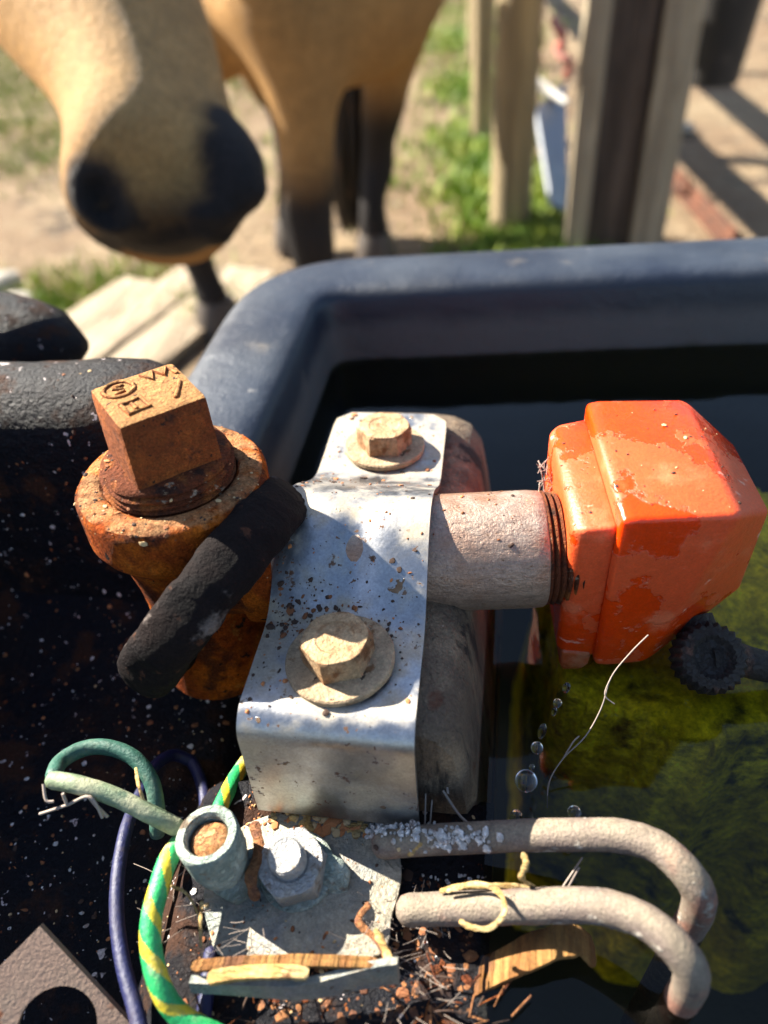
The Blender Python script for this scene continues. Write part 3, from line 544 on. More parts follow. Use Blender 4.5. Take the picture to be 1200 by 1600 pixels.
# ------------------------------------------------------------------ serrated knuckle and valve arm
arm = thing('valve_arm', at(1105,1035,.206), 'dark serrated knuckle and brass float arm below the orange cap', 'valve arm')
kn = at(1108,1028,.206); kz = (-CF*.8+Vector((0,0,.35))).normalized(); m_ = MB(); kf = frame(kn, kz, CR)
rs = []
for (r, h) in ((4,-5),(8.4,-5),(9.6,-3.8),(9.6,1.8),(8.6,3.2),(6,3.6),(4.6,2.0),(2,1.6)):
    rs.append([kf @ Vector((r*MM*(1+(.05*math.cos(t_*24) if r > 5 else 0))*math.cos(t_), r*MM*(1+(.05*math.cos(t_*24) if r > 5 else 0))*math.sin(t_), h*MM)) for t_ in [2*math.pi*j/96 for j in range(96)]])
m_.rings(rs); m_.build('knuckle', M['serr'], arm, sharp=40)
m_ = MB(); P = smoothpath([at(1105,1030,.209), at(1150,1030,.209), at(1200,1042,.209), at(1330,1065,.212), at(1560,1100,.22)], 6); m_.tube(P, [.0058*(1-.22*min(1, i/8)) for i in range(len(P))], 14); m_.build('arm_rod', M['serr'], arm)
m_ = MB(); P = [at(1085,965,.212), at(1104,1015,.209)]; m_.tube(P, .0050, 12); m_.build('lug', M['serr'], arm)

# ------------------------------------------------------------------ heating element with its mounting plate
HZ = -38
ht = thing('heating_element', atz(480,1380,HZ-4), 'grey heater mounting plate with nut, copper lug and two bent scaled tubes', 'heater')
ol = [(520,1262),(575,1270),(612,1300),(626,1345),(625,1385),(612,1430),(592,1492),(470,1500),(352,1497),(325,1450),(318,1400),(330,1340),(380,1290),(450,1266)]
P2 = smoothpath([atz(u, v, HZ) for u, v in ol]+[atz(*ol[0], HZ)], 4)[:-1]
m_ = MB(); m_.prism([(p.x, p.y) for p in P2], ZS+(HZ-1.6)*MM, ZS+HZ*MM, bev=.0003); m_.build('mounting_plate', M['zinc'], ht, sharp=40)
nz_ = Vector((-.05, -.14, 1)).normalized(); nc = atz(466,1362,HZ)
washer(nc+nz_*.2*MM, nz_, 9.4, 4, 1.6, ht, M['verdigris'])
hexhead(nc+nz_*1.9*MM, nz_, .35, 15.2*MM, 7.0*MM, 'nut', ht, M['nut'])
m_ = MB(); pr = [(4.3,0)]
for i in range(5): pr += [(4.3,8+i*1.1),(4.05,8.5+i*1.1)]
m_.lathe(pr+[(4.3,13.6),(3.8,14.2),(3.2,14.0),(1,14.0)], 32, frame(nc, nz_) @ Matrix.Scale(.001, 4)); m_.build('stud', M['nut'], ht, sharp=40)
lt = at(322,1303,.171); ld = (CP-lt).normalized()*.55+Vector((-.25, .25, .62)); ld.normalize()
lug = MB(); lug.lathe([(6.3,-15),(7.2,-10),(7.4,-1.5),(7.4,-.6),(7.0,0),(5.4,0),(4.9,-.8),(4.9,-4),(3,-4)], 48, frame(lt, ld) @ Matrix.Scale(.001, 4), wob=.02)
lo = lug.build('cable_lug', M['verdigris'], ht, sharp=40)
m_ = MB(); m_.lathe([(4.8,-5),(4.8,-3.2),(4.0,-2.3),(2.5,-1.7),(1,-1.9)], 24, frame(lt, ld) @ Matrix.Scale(.001, 4), wob=.12); o = m_.build('rust_filling', M['rustfill'], lo, sharp=80, origin=lt); o.location = lt-(ht.location+lo.location)
m_ = MB(); P = [lt-ld*.011, lt-ld*.016+Vector((.004,-.002,0)), nc*.5+lt*.5-Vector((0,0,.010)), nc+Vector((-.004,0,.0012)), nc+Vector((.008,-.001,.0012))]
m_.tube(smoothpath(P, 4), [.0055]*5+[.0066]*12, 14, flat=.32, roundend=True); m_.build('lug_tongue', M['verdigris'], ht, sharp=60)
for pts in ([(600,1318,-34),(680,1312,-32),(800,1306,-27),(900,1304,-23),(970,1306,-20.5),(1025,1322,-19.5),(1062,1352,-19.5)], [(640,1422,-35.5),(690,1420,-34),(800,1417,-29),(900,1414,-24),(955,1420,-21.5),(1008,1440,-20),(1046,1470,-20)]):
    P = [atz(u, v, dz) for u, v, dz in pts]; l = P[-1]; d_ = (P[-1]-P[-2]).normalized(); d_.z = 0
    P += [l+d_*.0045+Vector((0,0,-.003)), l+d_*.0066+Vector((0,0,-.009)), l+d_*.007+Vector((0,0,-.022)), l+d_*.007+Vector((0,0,-.05)), l+d_*.007+Vector((0,0,-.11))]
    sp = smoothpath(P, 6); m_ = MB(); m_.tube(sp, .00365, 20, wob=.05, roundend=True); m_.build('heater_tube', M['tube'], ht, sharp=80)

# ------------------------------------------------------------------ wires
def wire(name, pts, r, m, label, cat, group=None, mfun=None, n=16, k=10, **kw):
    P = smoothpath(pts, k); mb = MB(); mb.tube(P, r, n, roundend=mfun is None, mfun=mfun, wob=.03)
    return tag(mb.build(name, m, sharp=80), label, cat, group)
wire('ground_wire', [atz(275,1292,-24), atz(235,1272,-20), atz(180,1245,-16), atz(125,1227,-13), atz(84,1219,-13)], .0022, M['wire_faded'], 'faded pale green wire end sticking out left from the copper lug', 'wire', 'cut wires beside the heater plate')
wire('ground_wire', [atz(84,1212,-18), atz(95,1190,-22), atz(130,1170,-24), atz(170,1168,-25), atz(210,1185,-27), atz(236,1220,-30), atz(245,1262,-34), atz(246,1300,-40)], .0021, M['wire_teal'], 'dull teal wire arching in a loop behind the faded wire end', 'wire', 'cut wires beside the heater plate')
stripe = lambda i, j: 1 if ((j+i*.55) % 18) < 6.5 else 0
wire('ground_wire', [atz(283,1315,-27), atz(262,1345,-25), atz(246,1395,-25), atz(236,1440,-26), atz(237,1490,-28), atz(252,1545,-31), atz(280,1585,-35), atz(330,1615,-38), atz(390,1640,-40)], .0024, [M['green'], M['yellow']], 'green and yellow striped earth wire curving down from the copper lug', 'wire', 'cut wires beside the heater plate', mfun=stripe, k=22, n=36)
wire('ground_wire', [atz(338,1275,-40), atz(352,1245,-42), atz(368,1215,-46), atz(385,1190,-52)], .0022, [M['green'], M['yellow']], 'short green and yellow striped wire vanishing under the strap', 'wire', 'cut wires beside the heater plate', mfun=stripe, k=22, n=36)
wire('supply_wire', [atz(300,1190,-62), atz(270,1180,-58), atz(240,1200,-52), atz(215,1250,-46), atz(196,1300,-41), atz(184,1370,-39), atz(183,1440,-39), atz(193,1510,-39), atz(212,1580,-39), atz(228,1650,-39)], .0018, M['blue'], 'long dark blue wire running down left of the striped wire', 'wire', 'blue supply wires')
wire('supply_wire', [atz(300,1190,-62), atz(312,1215,-60), atz(320,1250,-58), atz(322,1290,-56)], .0018, M['blue'], 'short blue wire dipping behind the copper lug', 'wire', 'blue supply wires')
wire('supply_wire', [atz(330,1490,-41), atz(325,1530,-41), atz(320,1570,-41), atz(314,1640,-41)], .0018, M['blue'], 'blue wire end showing below the bent metal strip', 'wire', 'blue supply wires')

# ------------------------------------------------------------------ loose pieces round the heater
zp = -30
o_ = MB(); c_ = [(at(62,1447,.168), 0), (at(215,1612,.166), 0), (at(100,1760,.155), 0), (at(-130,1640,.158), 0)]
fr_ = frame(c_[0][0], (at(215,1612,.166)-c_[0][0]).cross(at(-130,1640,.158)-c_[0][0]), at(215,1612,.166)-c_[0][0])
if (fr_.to_3x3() @ Vector((0,0,1))).z < 0: fr_ = frame(c_[0][0], -(at(215,1612,.166)-c_[0][0]).cross(at(-130,1640,.158)-c_[0][0]), at(215,1612,.166)-c_[0][0])
iv = fr_.inverted(); loc = [iv @ q[0] for q in c_]; hc_ = iv @ at(88,1610,.163)
cx0, cy0 = sum(l.x for l in loc)/4, sum(l.y for l in loc)/4
hole = [(hc_.x+.0085*math.cos(2*math.pi*i/32), hc_.y+.0085*math.sin(2*math.pi*i/32)) for i in range(32)]
bm = bmesh.new(); ov = [bm.verts.new((l.x, l.y, 0)) for l in loc]; hv = [bm.verts.new((x, y, 0)) for x, y in hole]
es = [bm.edges.new((ov[i], ov[(i+1) % 4])) for i in range(4)]+[bm.edges.new((hv[i], hv[(i+1) % 32])) for i in range(32)]
bmesh.ops.triangle_fill(bm, edges=es, use_beauty=True)
r_ = bmesh.ops.extrude_face_region(bm, geom=bm.faces[:])
for q in r_['geom']:
    if isinstance(q, bmesh.types.BMVert): q.co.z -= .0028
bm.verts.index_update(); o_.add([fr_ @ v.co for v in bm.verts], [[v.index for v in f.verts] for f in bm.faces]); bm.free()
tag(o_.build('corner_plate', M['plate'], sharp=30), 'flat brown metal plate with a round bolt hole on black plastic', 'metal plate')
m_ = MB(); rs = []
for i in range(15):
    q = i/14; u = 295+325*q; v = 1536+ (6*math.sin(q*3.0)) - 30*sm(.45, 1, q); p = atz(u, v, -30+2*sm(.5, 1, q))
    fwd = Vector((.05, .95, 0)); hgt = .0035+.0065*sm(.1, 1, q)
    rs.append([p, p+fwd*.0016, p+fwd*.0016-Vector((0, .001, hgt)), p-Vector((0, .001, hgt))])
m_.rings(rs); tag(m_.build('metal_strip', M['zinc'], sharp=40), 'curved grey metal strip standing on edge below the heater plate', 'metal strip')
def splinter(name, pts, w, h, m, label, cat, group=None, parent=None):
    P = smoothpath(pts, 6); rs = []
    for i, p in enumerate(P):
        t_ = (P[min(i+1, len(P)-1)]-P[max(i-1, 0)]).normalized(); sd = t_.cross(Vector((0, .25, 1))).normalized(); up = sd.cross(t_)
        ww = w*(1+.16*fnoise(i*.35, w*900, 1))*(.55 if i in (0, len(P)-1) else 1); hh = h*(1+.15*fnoise(i*.3, 5, w*500))
        rs.append([p+sd*ww*a_+up*hh*b_*(1+.25*fnoise(a_*5, i*.12, w*700)) for a_, b_ in ((-.5,-.5),(0,-.6),(.5,-.5),(.5,.3),(.25,.5),(.0,.35),(-.25,.55),(-.5,.3))])
    mb = MB(); mb.rings(rs); return tag(mb.build(name, m, parent, sharp=30), label, cat, group)
splinter('wood_splinter', [atz(300,1510,-29), atz(380,1503,-28), atz(480,1501,-28), atz(590,1505,-29)], .0026, .0012, M['chip'], 'long brownish wood splinter lying along the bent metal strip', 'wood splinter')
splinter('wood_splinter', [atz(325,1528,-28), atz(380,1520,-27), atz(440,1518,-27), atz(482,1520,-28)], .0030, .0012, M['straw'], 'short pale yellow wood splinter in front of the long brownish one', 'wood splinter')
splinter('wood_chip', [at(722,1538,.170), at(790,1506,.166), at(850,1478,.164), at(900,1468,.165), at(928,1490,.167)], .0072, .0012, M['chip'], 'curved golden brown wood chip below the lower heater tube', 'wood chip')
def curl(pts, r, label, m='straw', name='dry_stem'):
    P = smoothpath(pts, 8); mb = MB(); mb.tube(P, [r*.62*(1+.35*fnoise(i*.35, r*9e3, 2)) for i in range(len(P))], 8, flat=.4, roundend=True); return tag(mb.build(name, M[m], sharp=80), label, 'dry stem', 'dry stems and leaf curls round the heater')
curl([atz(700,1392,-28), atz(745,1380,-25), atz(780,1395,-23), atz(788,1425,-23), atz(765,1450,-25), atz(735,1448,-26), atz(720,1440,-27)], .0009, 'pale stem curled in a ring over the lower heater tube')
curl([atz(690,1392,-30), atz(720,1384,-28), atz(760,1384,-27), atz(800,1384,-28), atz(835,1388,-30)], .0010, 'thin straight tan stem lying between the two heater tubes')
curl([atz(818,1335,-20), atz(822,1350,-20), atz(815,1372,-22), atz(832,1385,-26)], .0012, 'small hooked tan stem tip beside the upper heater tube')
curl([atz(575,1415,-33), atz(560,1440,-34), atz(590,1470,-34), atz(605,1502,-33)], .0013, 'forked brown stem lying on the lower edge of the heater plate', 'leaf_brown')
curl([atz(588,1455,-33), atz(600,1480,-33), atz(612,1508,-32)], .0014, 'pale seed husk hanging over the plate edge')
curl([atz(315,1410,-30), atz(313,1440,-30), atz(314,1480,-33)], .0007, 'thin upright straw standing left of the heater plate')
curl([atz(268,1385,-24), atz(290,1395,-28), atz(306,1420,-31), atz(312,1440,-33)], .0006, 'thin bent rootlet between striped wire and plate')
curl([atz(398,1290,-31), atz(405,1330,-30), atz(392,1370,-30), atz(398,1400,-33)], .0024, 'brown leaf curl wedged between the copper lug and the nut', 'leaf_brown')
curl([atz(212,1200,-20), atz(216,1225,-15), atz(226,1255,-18)], .0006, 'fine dry straw across the teal wire loop')
curl([atz(640,1330,-32), atz(655,1315,-30), atz(675,1310,-30)], .0020, 'orange-brown leaf curl against the upper heater tube')
# ------------------------------------------------------------------ debris (uncountable) dropped on the real surfaces
bpy.context.view_layer.update()
def tris_of(obs):
    V = []; Fc = []
    for o in obs:
        mw = o.matrix_world; b0 = len(V); V += [mw @ v.co for v in o.data.vertices]; Fc += [[i+b0 for i in p.vertices] for p in o.data.polygons]
    return BVHTree.FromPolygons(V, Fc)
ICO = None
def ico():
    bm = bmesh.new(); bmesh.ops.create_icosphere(bm, subdivisions=1, radius=1); bm.verts.index_update()
    r = ([v.co.copy() for v in bm.verts], [[v.index for v in f.verts] for f in bm.faces]); bm.free(); return r
IV, IF = ico()
def lump(mb, p, n, s, flat, mi):
    q = n.rotation_difference(Vector((0,0,1))).inverted(); a_ = random.random()*6.28; sx, sy = s*random.uniform(.6, 1.3), s*random.uniform(.5, 1.1)
    rot = q.to_matrix() @ Matrix.Rotation(a_, 3, 'Z')
    mb.add([p+rot @ Vector((v.x*sx*random.uniform(.6,1.25), v.y*sy*random.uniform(.6,1.25), v.z*s*flat*random.uniform(.6,1.3)+s*flat*.4)) for v in IV], IF, mi)
def scatter(name, obs, box, count, size, mats, label, cat, flat=.5, dirn=Vector((0,0,-1)), dens=None, minz=.2):
    tree = tris_of(obs); mb = MB(); k_ = 0; tries = 0
    while k_ < count and tries < count*12:
        tries += 1; x, y = random.uniform(box[0], box[1]), random.uniform(box[2], box[3])
        if dens and random.random() > dens(x, y): continue
        h = tree.ray_cast(A(x, y, 90) if abs(dirn.z) > .99 else A(x, y, 0)-dirn*.12, dirn)
        if h[0] is None: continue
        n = h[1] if h[1].dot(dirn) < 0 else -h[1]
        if -n.dot(dirn) < minz: continue
        s = size[0]*(size[1]/size[0])**(random.random()**2.2); lump(mb, h[0], n, s*MM, flat, random.randrange(len(mats))); k_ += 1
    return tag(mb.build(name, mats, sharp=20), label, cat, kind='stuff')
FL = [M['flake_a'], M['flake_b'], M['flake_a'], M['flake_c'], M['flake_d']]
scatter('rust_flakes', [strap], (-58,-18,89,211), 330, (.2, 1.25), [M['flake_a'], M['flake_b'], M['flake_b'], M['flake_d']], 'rust flakes and dirt crumbs scattered over the steel strap', 'debris', .4,
        dens=lambda x, y: min(1, .25+1.2*math.exp(-((y-120)/9)**2)+.6*math.exp(-((x+56)/5)**2)))
scatter('rust_flakes', [strap], (-58,-20,112,126), 130, (.25, 1.5), [M['flake_a'], M['flake_b'], M['flake_b']], 'dark dirt clumps banked against the washer of the nearer bolt', 'debris', .45, dens=lambda x, y: math.exp(-((x+45)/7)**2-((y-119)/4)**2)+.6*math.exp(-((x+55)/3)**2)+.4*math.exp(-((x+26)/4)**2-((y-117)/4)**2))
tr_parts = [o for o in bpy.data.objects if o.parent == tr]; ht_parts = [o for o in bpy.data.objects if o.parent == ht]
scatter('dirt_crumbs', [o for o in tr_parts if o.name.startswith(('compartment',))], (-140,-2,-30,190), 1400, (.18, 1.1), [M['flake_a'], M['flake_b'], M['flake_b'], M['flake_c'], M['crust']], 'dirt crumbs and white spatter on the black compartment floor', 'debris', .45)
wallp = [o for o in tr_parts if o.name.startswith('compartment')]
scatter('white_spatter', wallp, (-200,-80,0,178), 330, (.22, 1.2), [M['crust']], 'white spatter flecks on the black compartment moulding', 'spatter', .12, dirn=Vector((-.15,.62,-.77)).normalized(), dens=lambda x, y: .15+max(0, fnoise(x*.03, y*.03, 4)+.3))
scatter('rust_flakes', wallp, (-200,-70,0,178), 420, (.22, 1.2), [M['flake_a'], M['flake_b'], M['flake_d'], M['leaf_brown']], 'rusty flakes stuck to the black compartment moulding', 'debris', .3, dirn=Vector((-.15,.62,-.77)).normalized())
scatter('leaf_litter', [o for o in tr_parts if o.name.startswith('compartment')], (-75,-2,20,75), 900, (.3, 2.0), [M['leaf_brown'], M['flake_a'], M['flake_b'], M['leaf_brown'], M['rust_dark']], 'brown leaf litter heaped below the heater plate', 'leaf litter', .16,
        dens=lambda x, y: sm(-75, -35, x)*(1 if y < 62 or x > -24 else .2))
allp = [o for o in ht_parts if o.name.startswith(('mounting', 'heater', 'nut'))]+[o for o in tr_parts if o.name.startswith('compartment')]
scatter('husk_pile', allp, (-56,-28,80,95), 170, (.8, 2.4), [M['straw'], M['flake_c'], M['straw'], M['flake_d']], 'pile of tan seed husks at the foot of the strap', 'husks', .4, dens=lambda x, y: math.exp(-((x+40)/10)**2-((y-84)/4)**2))
scatter('mineral_crust', allp, (-30,4,70,95), 340, (.5, 1.4), [M['crust']], 'white mineral crust where the heater tubes leave the plate', 'crust', .8, dens=lambda x, y: math.exp(-((x+22)/5)**2-((y-84)/4)**2)+math.exp(-((x+8)/6)**2-((y-77.5)/2.2)**2))
scatter('plate_grit', allp, (-70,-20,50,92), 150, (.2, 1.0), FL, 'grit and small crumbs on the heater plate', 'debris', .5)
scatter('seed_crumbs', allp, (-66,-48,84,96), 70, (.35, .8), [M['flake_d'], M['flake_c'], M['flake_b']], 'tiny orange crumbs behind the copper lug', 'crumbs', .8)
scatter('cap_specks', [o for o in bpy.data.objects if o.parent == cap and o.name.startswith('cap')], (16,62,135,182), 46, (.25, 1.0), [M['flake_b'], M['flake_b'], M['flake_c']], 'dark specks and dead insects on the orange cap', 'debris', .5, minz=.7)
scatter('pipe_specks', [o for o in bpy.data.objects if o.parent == pp], (-18,11,136,165), 42, (.25, .8), FL, 'rust specks on top of the galvanised pipe', 'debris', .5)
scatter('tee_scale', [o for o in bpy.data.objects if o.parent == tee], (-110,-58,112,166), 330, (.2, .9), [M['flake_a'], M['flake_b'], M['flake_d'], M['flake_c']], 'loose rust scale on the ledges of the tee', 'debris', .4, dens=lambda x, y: .5 if (x+83)**2+(y-139)**2 > 225 else .12)

mb = MB()
for i in range(80):
    u, v = random.uniform(270, 800), random.triangular(1490, 1640, 1600)
    if u < 640 and v < 1555: continue
    p = atz(u, v, -41.5+random.random()*4); a_ = random.random()*6.28; l_ = random.uniform(.002, .007); dv2 = Vector((math.cos(a_), math.sin(a_), random.uniform(-.2, .3)))*l_
    mb.tube(smoothpath([p, p+dv2*.5+Vector((0, 0, random.uniform(0, .0015))), p+dv2], 3), random.uniform(.00008, .0003), 5, mi=random.randrange(3))
tag(mb.build('plant_fibres', [M['flake_b'], M['rust_dark'], M['leaf_brown']], sharp=80), 'tangle of dry brown plant fibres along the bottom of the compartment', 'fibres', kind='stuff')
# ------------------------------------------------------------------ spider threads
def threads(name, segs, r, label):
    mb = MB()
    for pts in segs: mb.tube(smoothpath(pts, 5), r*random.uniform(.7, 1.3), 5)
    return tag(mb.build(name, M['web'], sharp=80), label, 'cobweb', kind='stuff')
threads('spider_thread', [[at(1013,992,.186), at(985,1020,.188), at(955,1058,.19), at(940,1105,.192), at(915,1150,.194), at(880,1185,.195), at(858,1222,.196), at(855,1262,.197)],
                          [at(880,1185,.195), at(895,1160,.194), at(905,1150,.194)], [at(955,1058,.19), at(945,1085,.19), at(960,1100,.19)]], .00022, 'fine beaded spider thread hanging from the orange cap')
segs = []
for i in range(26):
    a_ = at(random.uniform(838,868), random.uniform(722,780), .214); b_ = at(random.uniform(838,872), random.uniform(715,775), .216); segs.append([a_, (a_+b_)/2+Vector((0,0,.0008)), b_])
threads('cobweb', segs, .00012, 'small grey cobweb between pipe thread and orange flange')
segs = []
for i in range(90):
    u, v = random.uniform(560,700), random.uniform(1400,1600); a_ = atz(u, v, random.uniform(-40,-34)); b_ = atz(u+random.uniform(-60,60), v+random.uniform(-40,40), random.uniform(-40,-30)); segs.append([a_, (a_+b_)/2+Vector((0,0,random.uniform(-.001,.001))), b_])
for i in range(50):
    u, v = random.uniform(250,420), random.uniform(1340,1500); a_ = atz(u, v, random.uniform(-38,-30)); b_ = atz(u+random.uniform(-60,60), v+random.uniform(-40,40), random.uniform(-38,-28)); segs.append([a_, (a_+b_)/2+Vector((0,0,random.uniform(-.001,.001))), b_])
threads('cobweb', segs, .00005, 'dusty cobwebs spun round the heater plate')
threads('cobweb', [[at(62,1272,.178), at(105,1258,.176), at(140,1245,.175), at(160,1278,.176)], [at(68,1225,.177), at(72,1250,.176), at(84,1252,.176)], [at(105,1258,.176), at(98,1240,.175)], [at(140,1245,.175), at(150,1258,.176), at(168,1276,.178)]], .0004, 'white crusty roots hanging under the faded wire end')
threads('cobweb', [[at(665,1240,.186), at(664,1290,.186)], [at(675,1250,.186), at(672,1290,.186)], [at(692,1235,.187), at(715,1270,.186), at(735,1290,.185)], [at(690,1160,.19), at(700,1240,.187)], [at(905,1355,.17), at(880,1400,.17)], [at(910,1340,.17), at(890,1370,.17), at(870,1400,.17)]], .0003, 'dusty threads below the strap edge')

# ------------------------------------------------------------------ falling water drops
def drop(u, v, d, r, el, lab):
    mb = MB(); c = at(u, v, d); ax = Vector((.1, 0, 1)).normalized(); mt = frame(c, ax)
    pr = [(r*MM*math.sin(math.pi*i/14)*(1-.12*math.cos(math.pi*i/14)), -r*el*MM*math.cos(math.pi*i/14)) for i in range(15)]; pr[0] = (r*MM*.02, pr[0][1]); pr[-1] = (r*MM*.02, pr[-1][1])
    mb.lathe(pr, 24, mt); return tag(mb.build('water_drop', M['drop'], sharp=180), lab, 'water drop', 'water drops falling from the orange cap')
drop(822,1221,.184,2.75,1,'largest round clear drop hanging in the air above the upper heater tube')
drop(897,1270,.182,1.65,1.15,'clear drop farthest from the wall above the upper heater tube')
drop(806,1276,.182,1.5,1.5,'drop just above the upper heater tube beside the wall')
drop(839,1169,.187,1.5,1.1,'round drop at the lower end of the falling water string')
drop(831,1199,.186,.7,1.2,'tiniest drop just above the largest round drop')
drop(847,1143,.189,1.1,3.0,'long stretched drop midway down the falling water string')
drop(866,1112,.191,.7,2.6,'slim drop below the top of the water string')
drop(871,1099,.192,1.1,1.3,'small dark drop near the top of the water string')
drop(885,1075,.194,1.0,2.0,'topmost drop leaving the lip of the orange cap')

# ------------------------------------------------------------------ horse: one continuous body
def loft(bm, st, n=20, ex=2.0):
    """st: (centre, side vector, other vector, half width, half depth)"""
    R = []
    for c, sx, sy, ra, rb in st:
        ring = []
        for j in range(n):
            t_ = 2*math.pi*j/n; cx_, sy_ = math.cos(t_), math.sin(t_)
            f = lambda q: math.copysign(abs(q)**(2/ex), q)
            ring.append(bm.verts.new(c+sx*ra*f(cx_)+sy*rb*f(sy_)))
        R.append(ring)
    for i in range(len(R)-1):
        for j in range(n): bm.faces.new((R[i][j], R[i][(j+1) % n], R[i+1][(j+1) % n], R[i+1][j]))
    bm.faces.new(list(reversed(R[0]))); bm.faces.new(R[-1])
def limb(bm, pts, radii, n=16, asp=None, k=4):
    P, rr = smoothpath(pts, k, radii); st_ = []; prev = None
    for i, p in enumerate(P):
        t_ = (P[min(i+1, len(P)-1)]-P[max(i-1, 0)]).normalized()
        nx_ = (CR-t_*CR.dot(t_)).normalized() if prev is None else (prev-t_*prev.dot(t_)).normalized(); prev = nx_
        st_.append((p, nx_, t_.cross(nx_), rr[i], rr[i]*(asp or 1)))
    loft(bm, st_, n)
def aty(u, v, y):
    r = ray(u, v); return CP+r*(y/r.y)
bm = bmesh.new()
Mz = at(258,318,.565); Pl = at(-90,-400,.84); AX = (Pl-Mz).normalized(); SD = (CR*.68+CF*.73); SD = (SD-AX*SD.dot(AX)).normalized(); FN = SD.cross(AX).normalized()
if FN.dot(CF) > 0: FN = -FN
HL = (Pl-Mz).length
hs = [(264,372,.577,.026,.018),(262,360,.572,.050,.036),(259,338,.566,.070,.054),(257,308,.565,.078,.060),(250,265,.567,.074,.058),(241,210,.573,.067,.056),(226,150,.582,.066,.058),(205,100,.592,.072,.064),(142,0,.618,.094,.076),(72,-100,.655,.106,.092),(5,-200,.705,.110,.100),(-55,-300,.775,.098,.096),(-92,-390,.842,.074,.080),(-108,-430,.872,.046,.050)]
loft(bm, [(at(u, v, d_), SD, FN, ra, rb) for u, v, d_, ra, rb in hs], 32, 2.5)
# nostril swellings, lips and chin
def ball(c, r, ax=None):
    q = bmesh.ops.create_icosphere(bm, subdivisions=3, radius=1)
    for v in q['verts']: v.co = c+SD*v.co.x*r[0]+FN*v.co.y*r[1]+AX*v.co.z*r[2]
nl_ = at(160,308,.530); nr_ = at(362,250,.556)
ball(nl_, (.026,.022,.036)); ball(nr_, (.026,.026,.055)); ball(at(335,348,.55), (.022,.022,.017)); ball(at(255,346,.552), (.05,.03,.016)); ball(at(285,354,.572), (.032,.03,.018)); ball(at(345,374,.56), (.016,.014,.010))
# ears and poll (above the frame)
for sgn in (-1, 1):
    e0 = Pl+SD*.05*sgn-AX*.01; limb(bm, [e0, e0+AX*.06+SD*.012*sgn, e0+AX*.13], [.026, .028, .007])
# neck, trunk, legs
ch = aty(432,-40,1.42); 
wi = Vector((ch.x-.02, ch.y+.30, ch.z+.22)); rump = aty(590,-165,1.80); mid = aty(520,-65,1.60)
limb(bm, [Pl-FN*.03-AX*.05, Pl*.6+wi*.4+Vector((-.02,0,.02)), Pl*.2+wi*.8, wi+Vector((.03,.12,-.10))], [.085, .105, .15, .17], 20, 1.3)
limb(bm, [ch+Vector((-.01,-.04,.02)), ch+Vector((.0,.10,.02)), ch*.55+mid*.45+Vector((0,0,.0)), mid, mid*.45+rump*.55, rump, rump+Vector((.03,.11,-.02))], [.10, .165, .185, .195, .190, .165, .08], 24, 1.12)
f1 = aty(478,335,1.33); fx, fy = f1.x, f1.y
limb(bm, [Vector((fx-.02,fy+.06,ch.z)), aty(458,40,1.36), aty(470,140,1.34), aty(478,215,1.33), aty(478,290,1.325), aty(478,335,1.33), aty(486,378,1.32), Vector((fx+.006,fy-.005,.12)), Vector((fx+.006,fy-.01,.055))], [.13,.105,.074,.060,.050,.053,.046,.034,.040], 18)
f2 = atg(346,505); 
limb(bm, [ch+Vector((-.13,.0,-.05)), Vector((f2.x-.07,f2.y+.02,.42)), Vector((f2.x-.05,f2.y,.30)), Vector((f2.x-.03,f2.y,.24)), Vector((f2.x-.015,f2.y,.12)), Vector((f2.x,f2.y-.01,.055))], [.11,.060,.050,.044,.032,.040], 18)
h1 = atg(588,402); h1z = at(600,150,2.05)
limb(bm, [rump+Vector((.02,-.04,-.04)), aty(612,30,1.79), aty(604,120,1.80), aty(592,215,1.84), aty(590,262,1.85), Vector((h1.x,h1.y+.01,.14)), Vector((h1.x,h1.y,.055))], [.14,.105,.062,.040,.043,.033,.040], 18)
h2 = h1+Vector((-.24,.10,0))
limb(bm, [rump+Vector((-.16,-.08,-.05)), Vector((h2.x-.02,h2.y-.02,.55)), Vector((h2.x-.01,h2.y+.02,.42)), Vector((h2.x,h2.y+.10,.30)), Vector((h2.x,h2.y+.06,.14)), Vector((h2.x,h2.y,.055))], [.13,.11,.075,.047,.036,.042], 18)
me = bpy.data.meshes.new('horse_raw'); bm.to_mesh(me); bm.free()
raw = bpy.data.objects.new('horse_raw', me); COL.objects.link(raw)
rm = raw.modifiers.new('r', 'REMESH'); rm.mode = 'VOXEL'; rm.voxel_size = .008
smm = raw.modifiers.new('s', 'SMOOTH'); smm.factor = .6; smm.iterations = 22
dg = bpy.context.evaluated_depsgraph_get(); hme = bpy.data.meshes.new_from_object(raw.evaluated_get(dg)); bpy.data.objects.remove(raw)
horse = thing('horse', Vector((ch.x, ch.y+.4, 0)), 'buckskin horse with dark muzzle and black legs leaning over the trough', 'horse')
E2 = np.array([e_.vertices[:] for e_ in hme.edges]); nv_ = len(hme.vertices); cov0 = np.empty(nv_*3, np.float32); hme.vertices.foreach_get('co', cov0); cov0 = cov0.reshape(-1, 3)
wt = np.clip((cov0[:, 1]-.95)/.15, 0, 1)*np.clip((cov0[:, 2]-.34)/.16, 0, 1)*.9   # soften where legs, neck and trunk meet
deg = np.bincount(E2.ravel(), minlength=nv_)[:, None]
for _ in range(160):
    acc = np.stack([np.bincount(E2[:, 0], cov0[E2[:, 1], a_], nv_)+np.bincount(E2[:, 1], cov0[E2[:, 0], a_], nv_) for a_ in range(3)], 1)/deg
    cov0 += (acc-cov0)*wt[:, None]
hme.vertices.foreach_set('co', cov0.astype(np.float32).ravel())
hme.name = 'horse_body'; n = len(hme.vertices); cov = np.empty(n*3, np.float32); hme.vertices.foreach_get('co', cov); cov = cov.reshape(-1, 3)
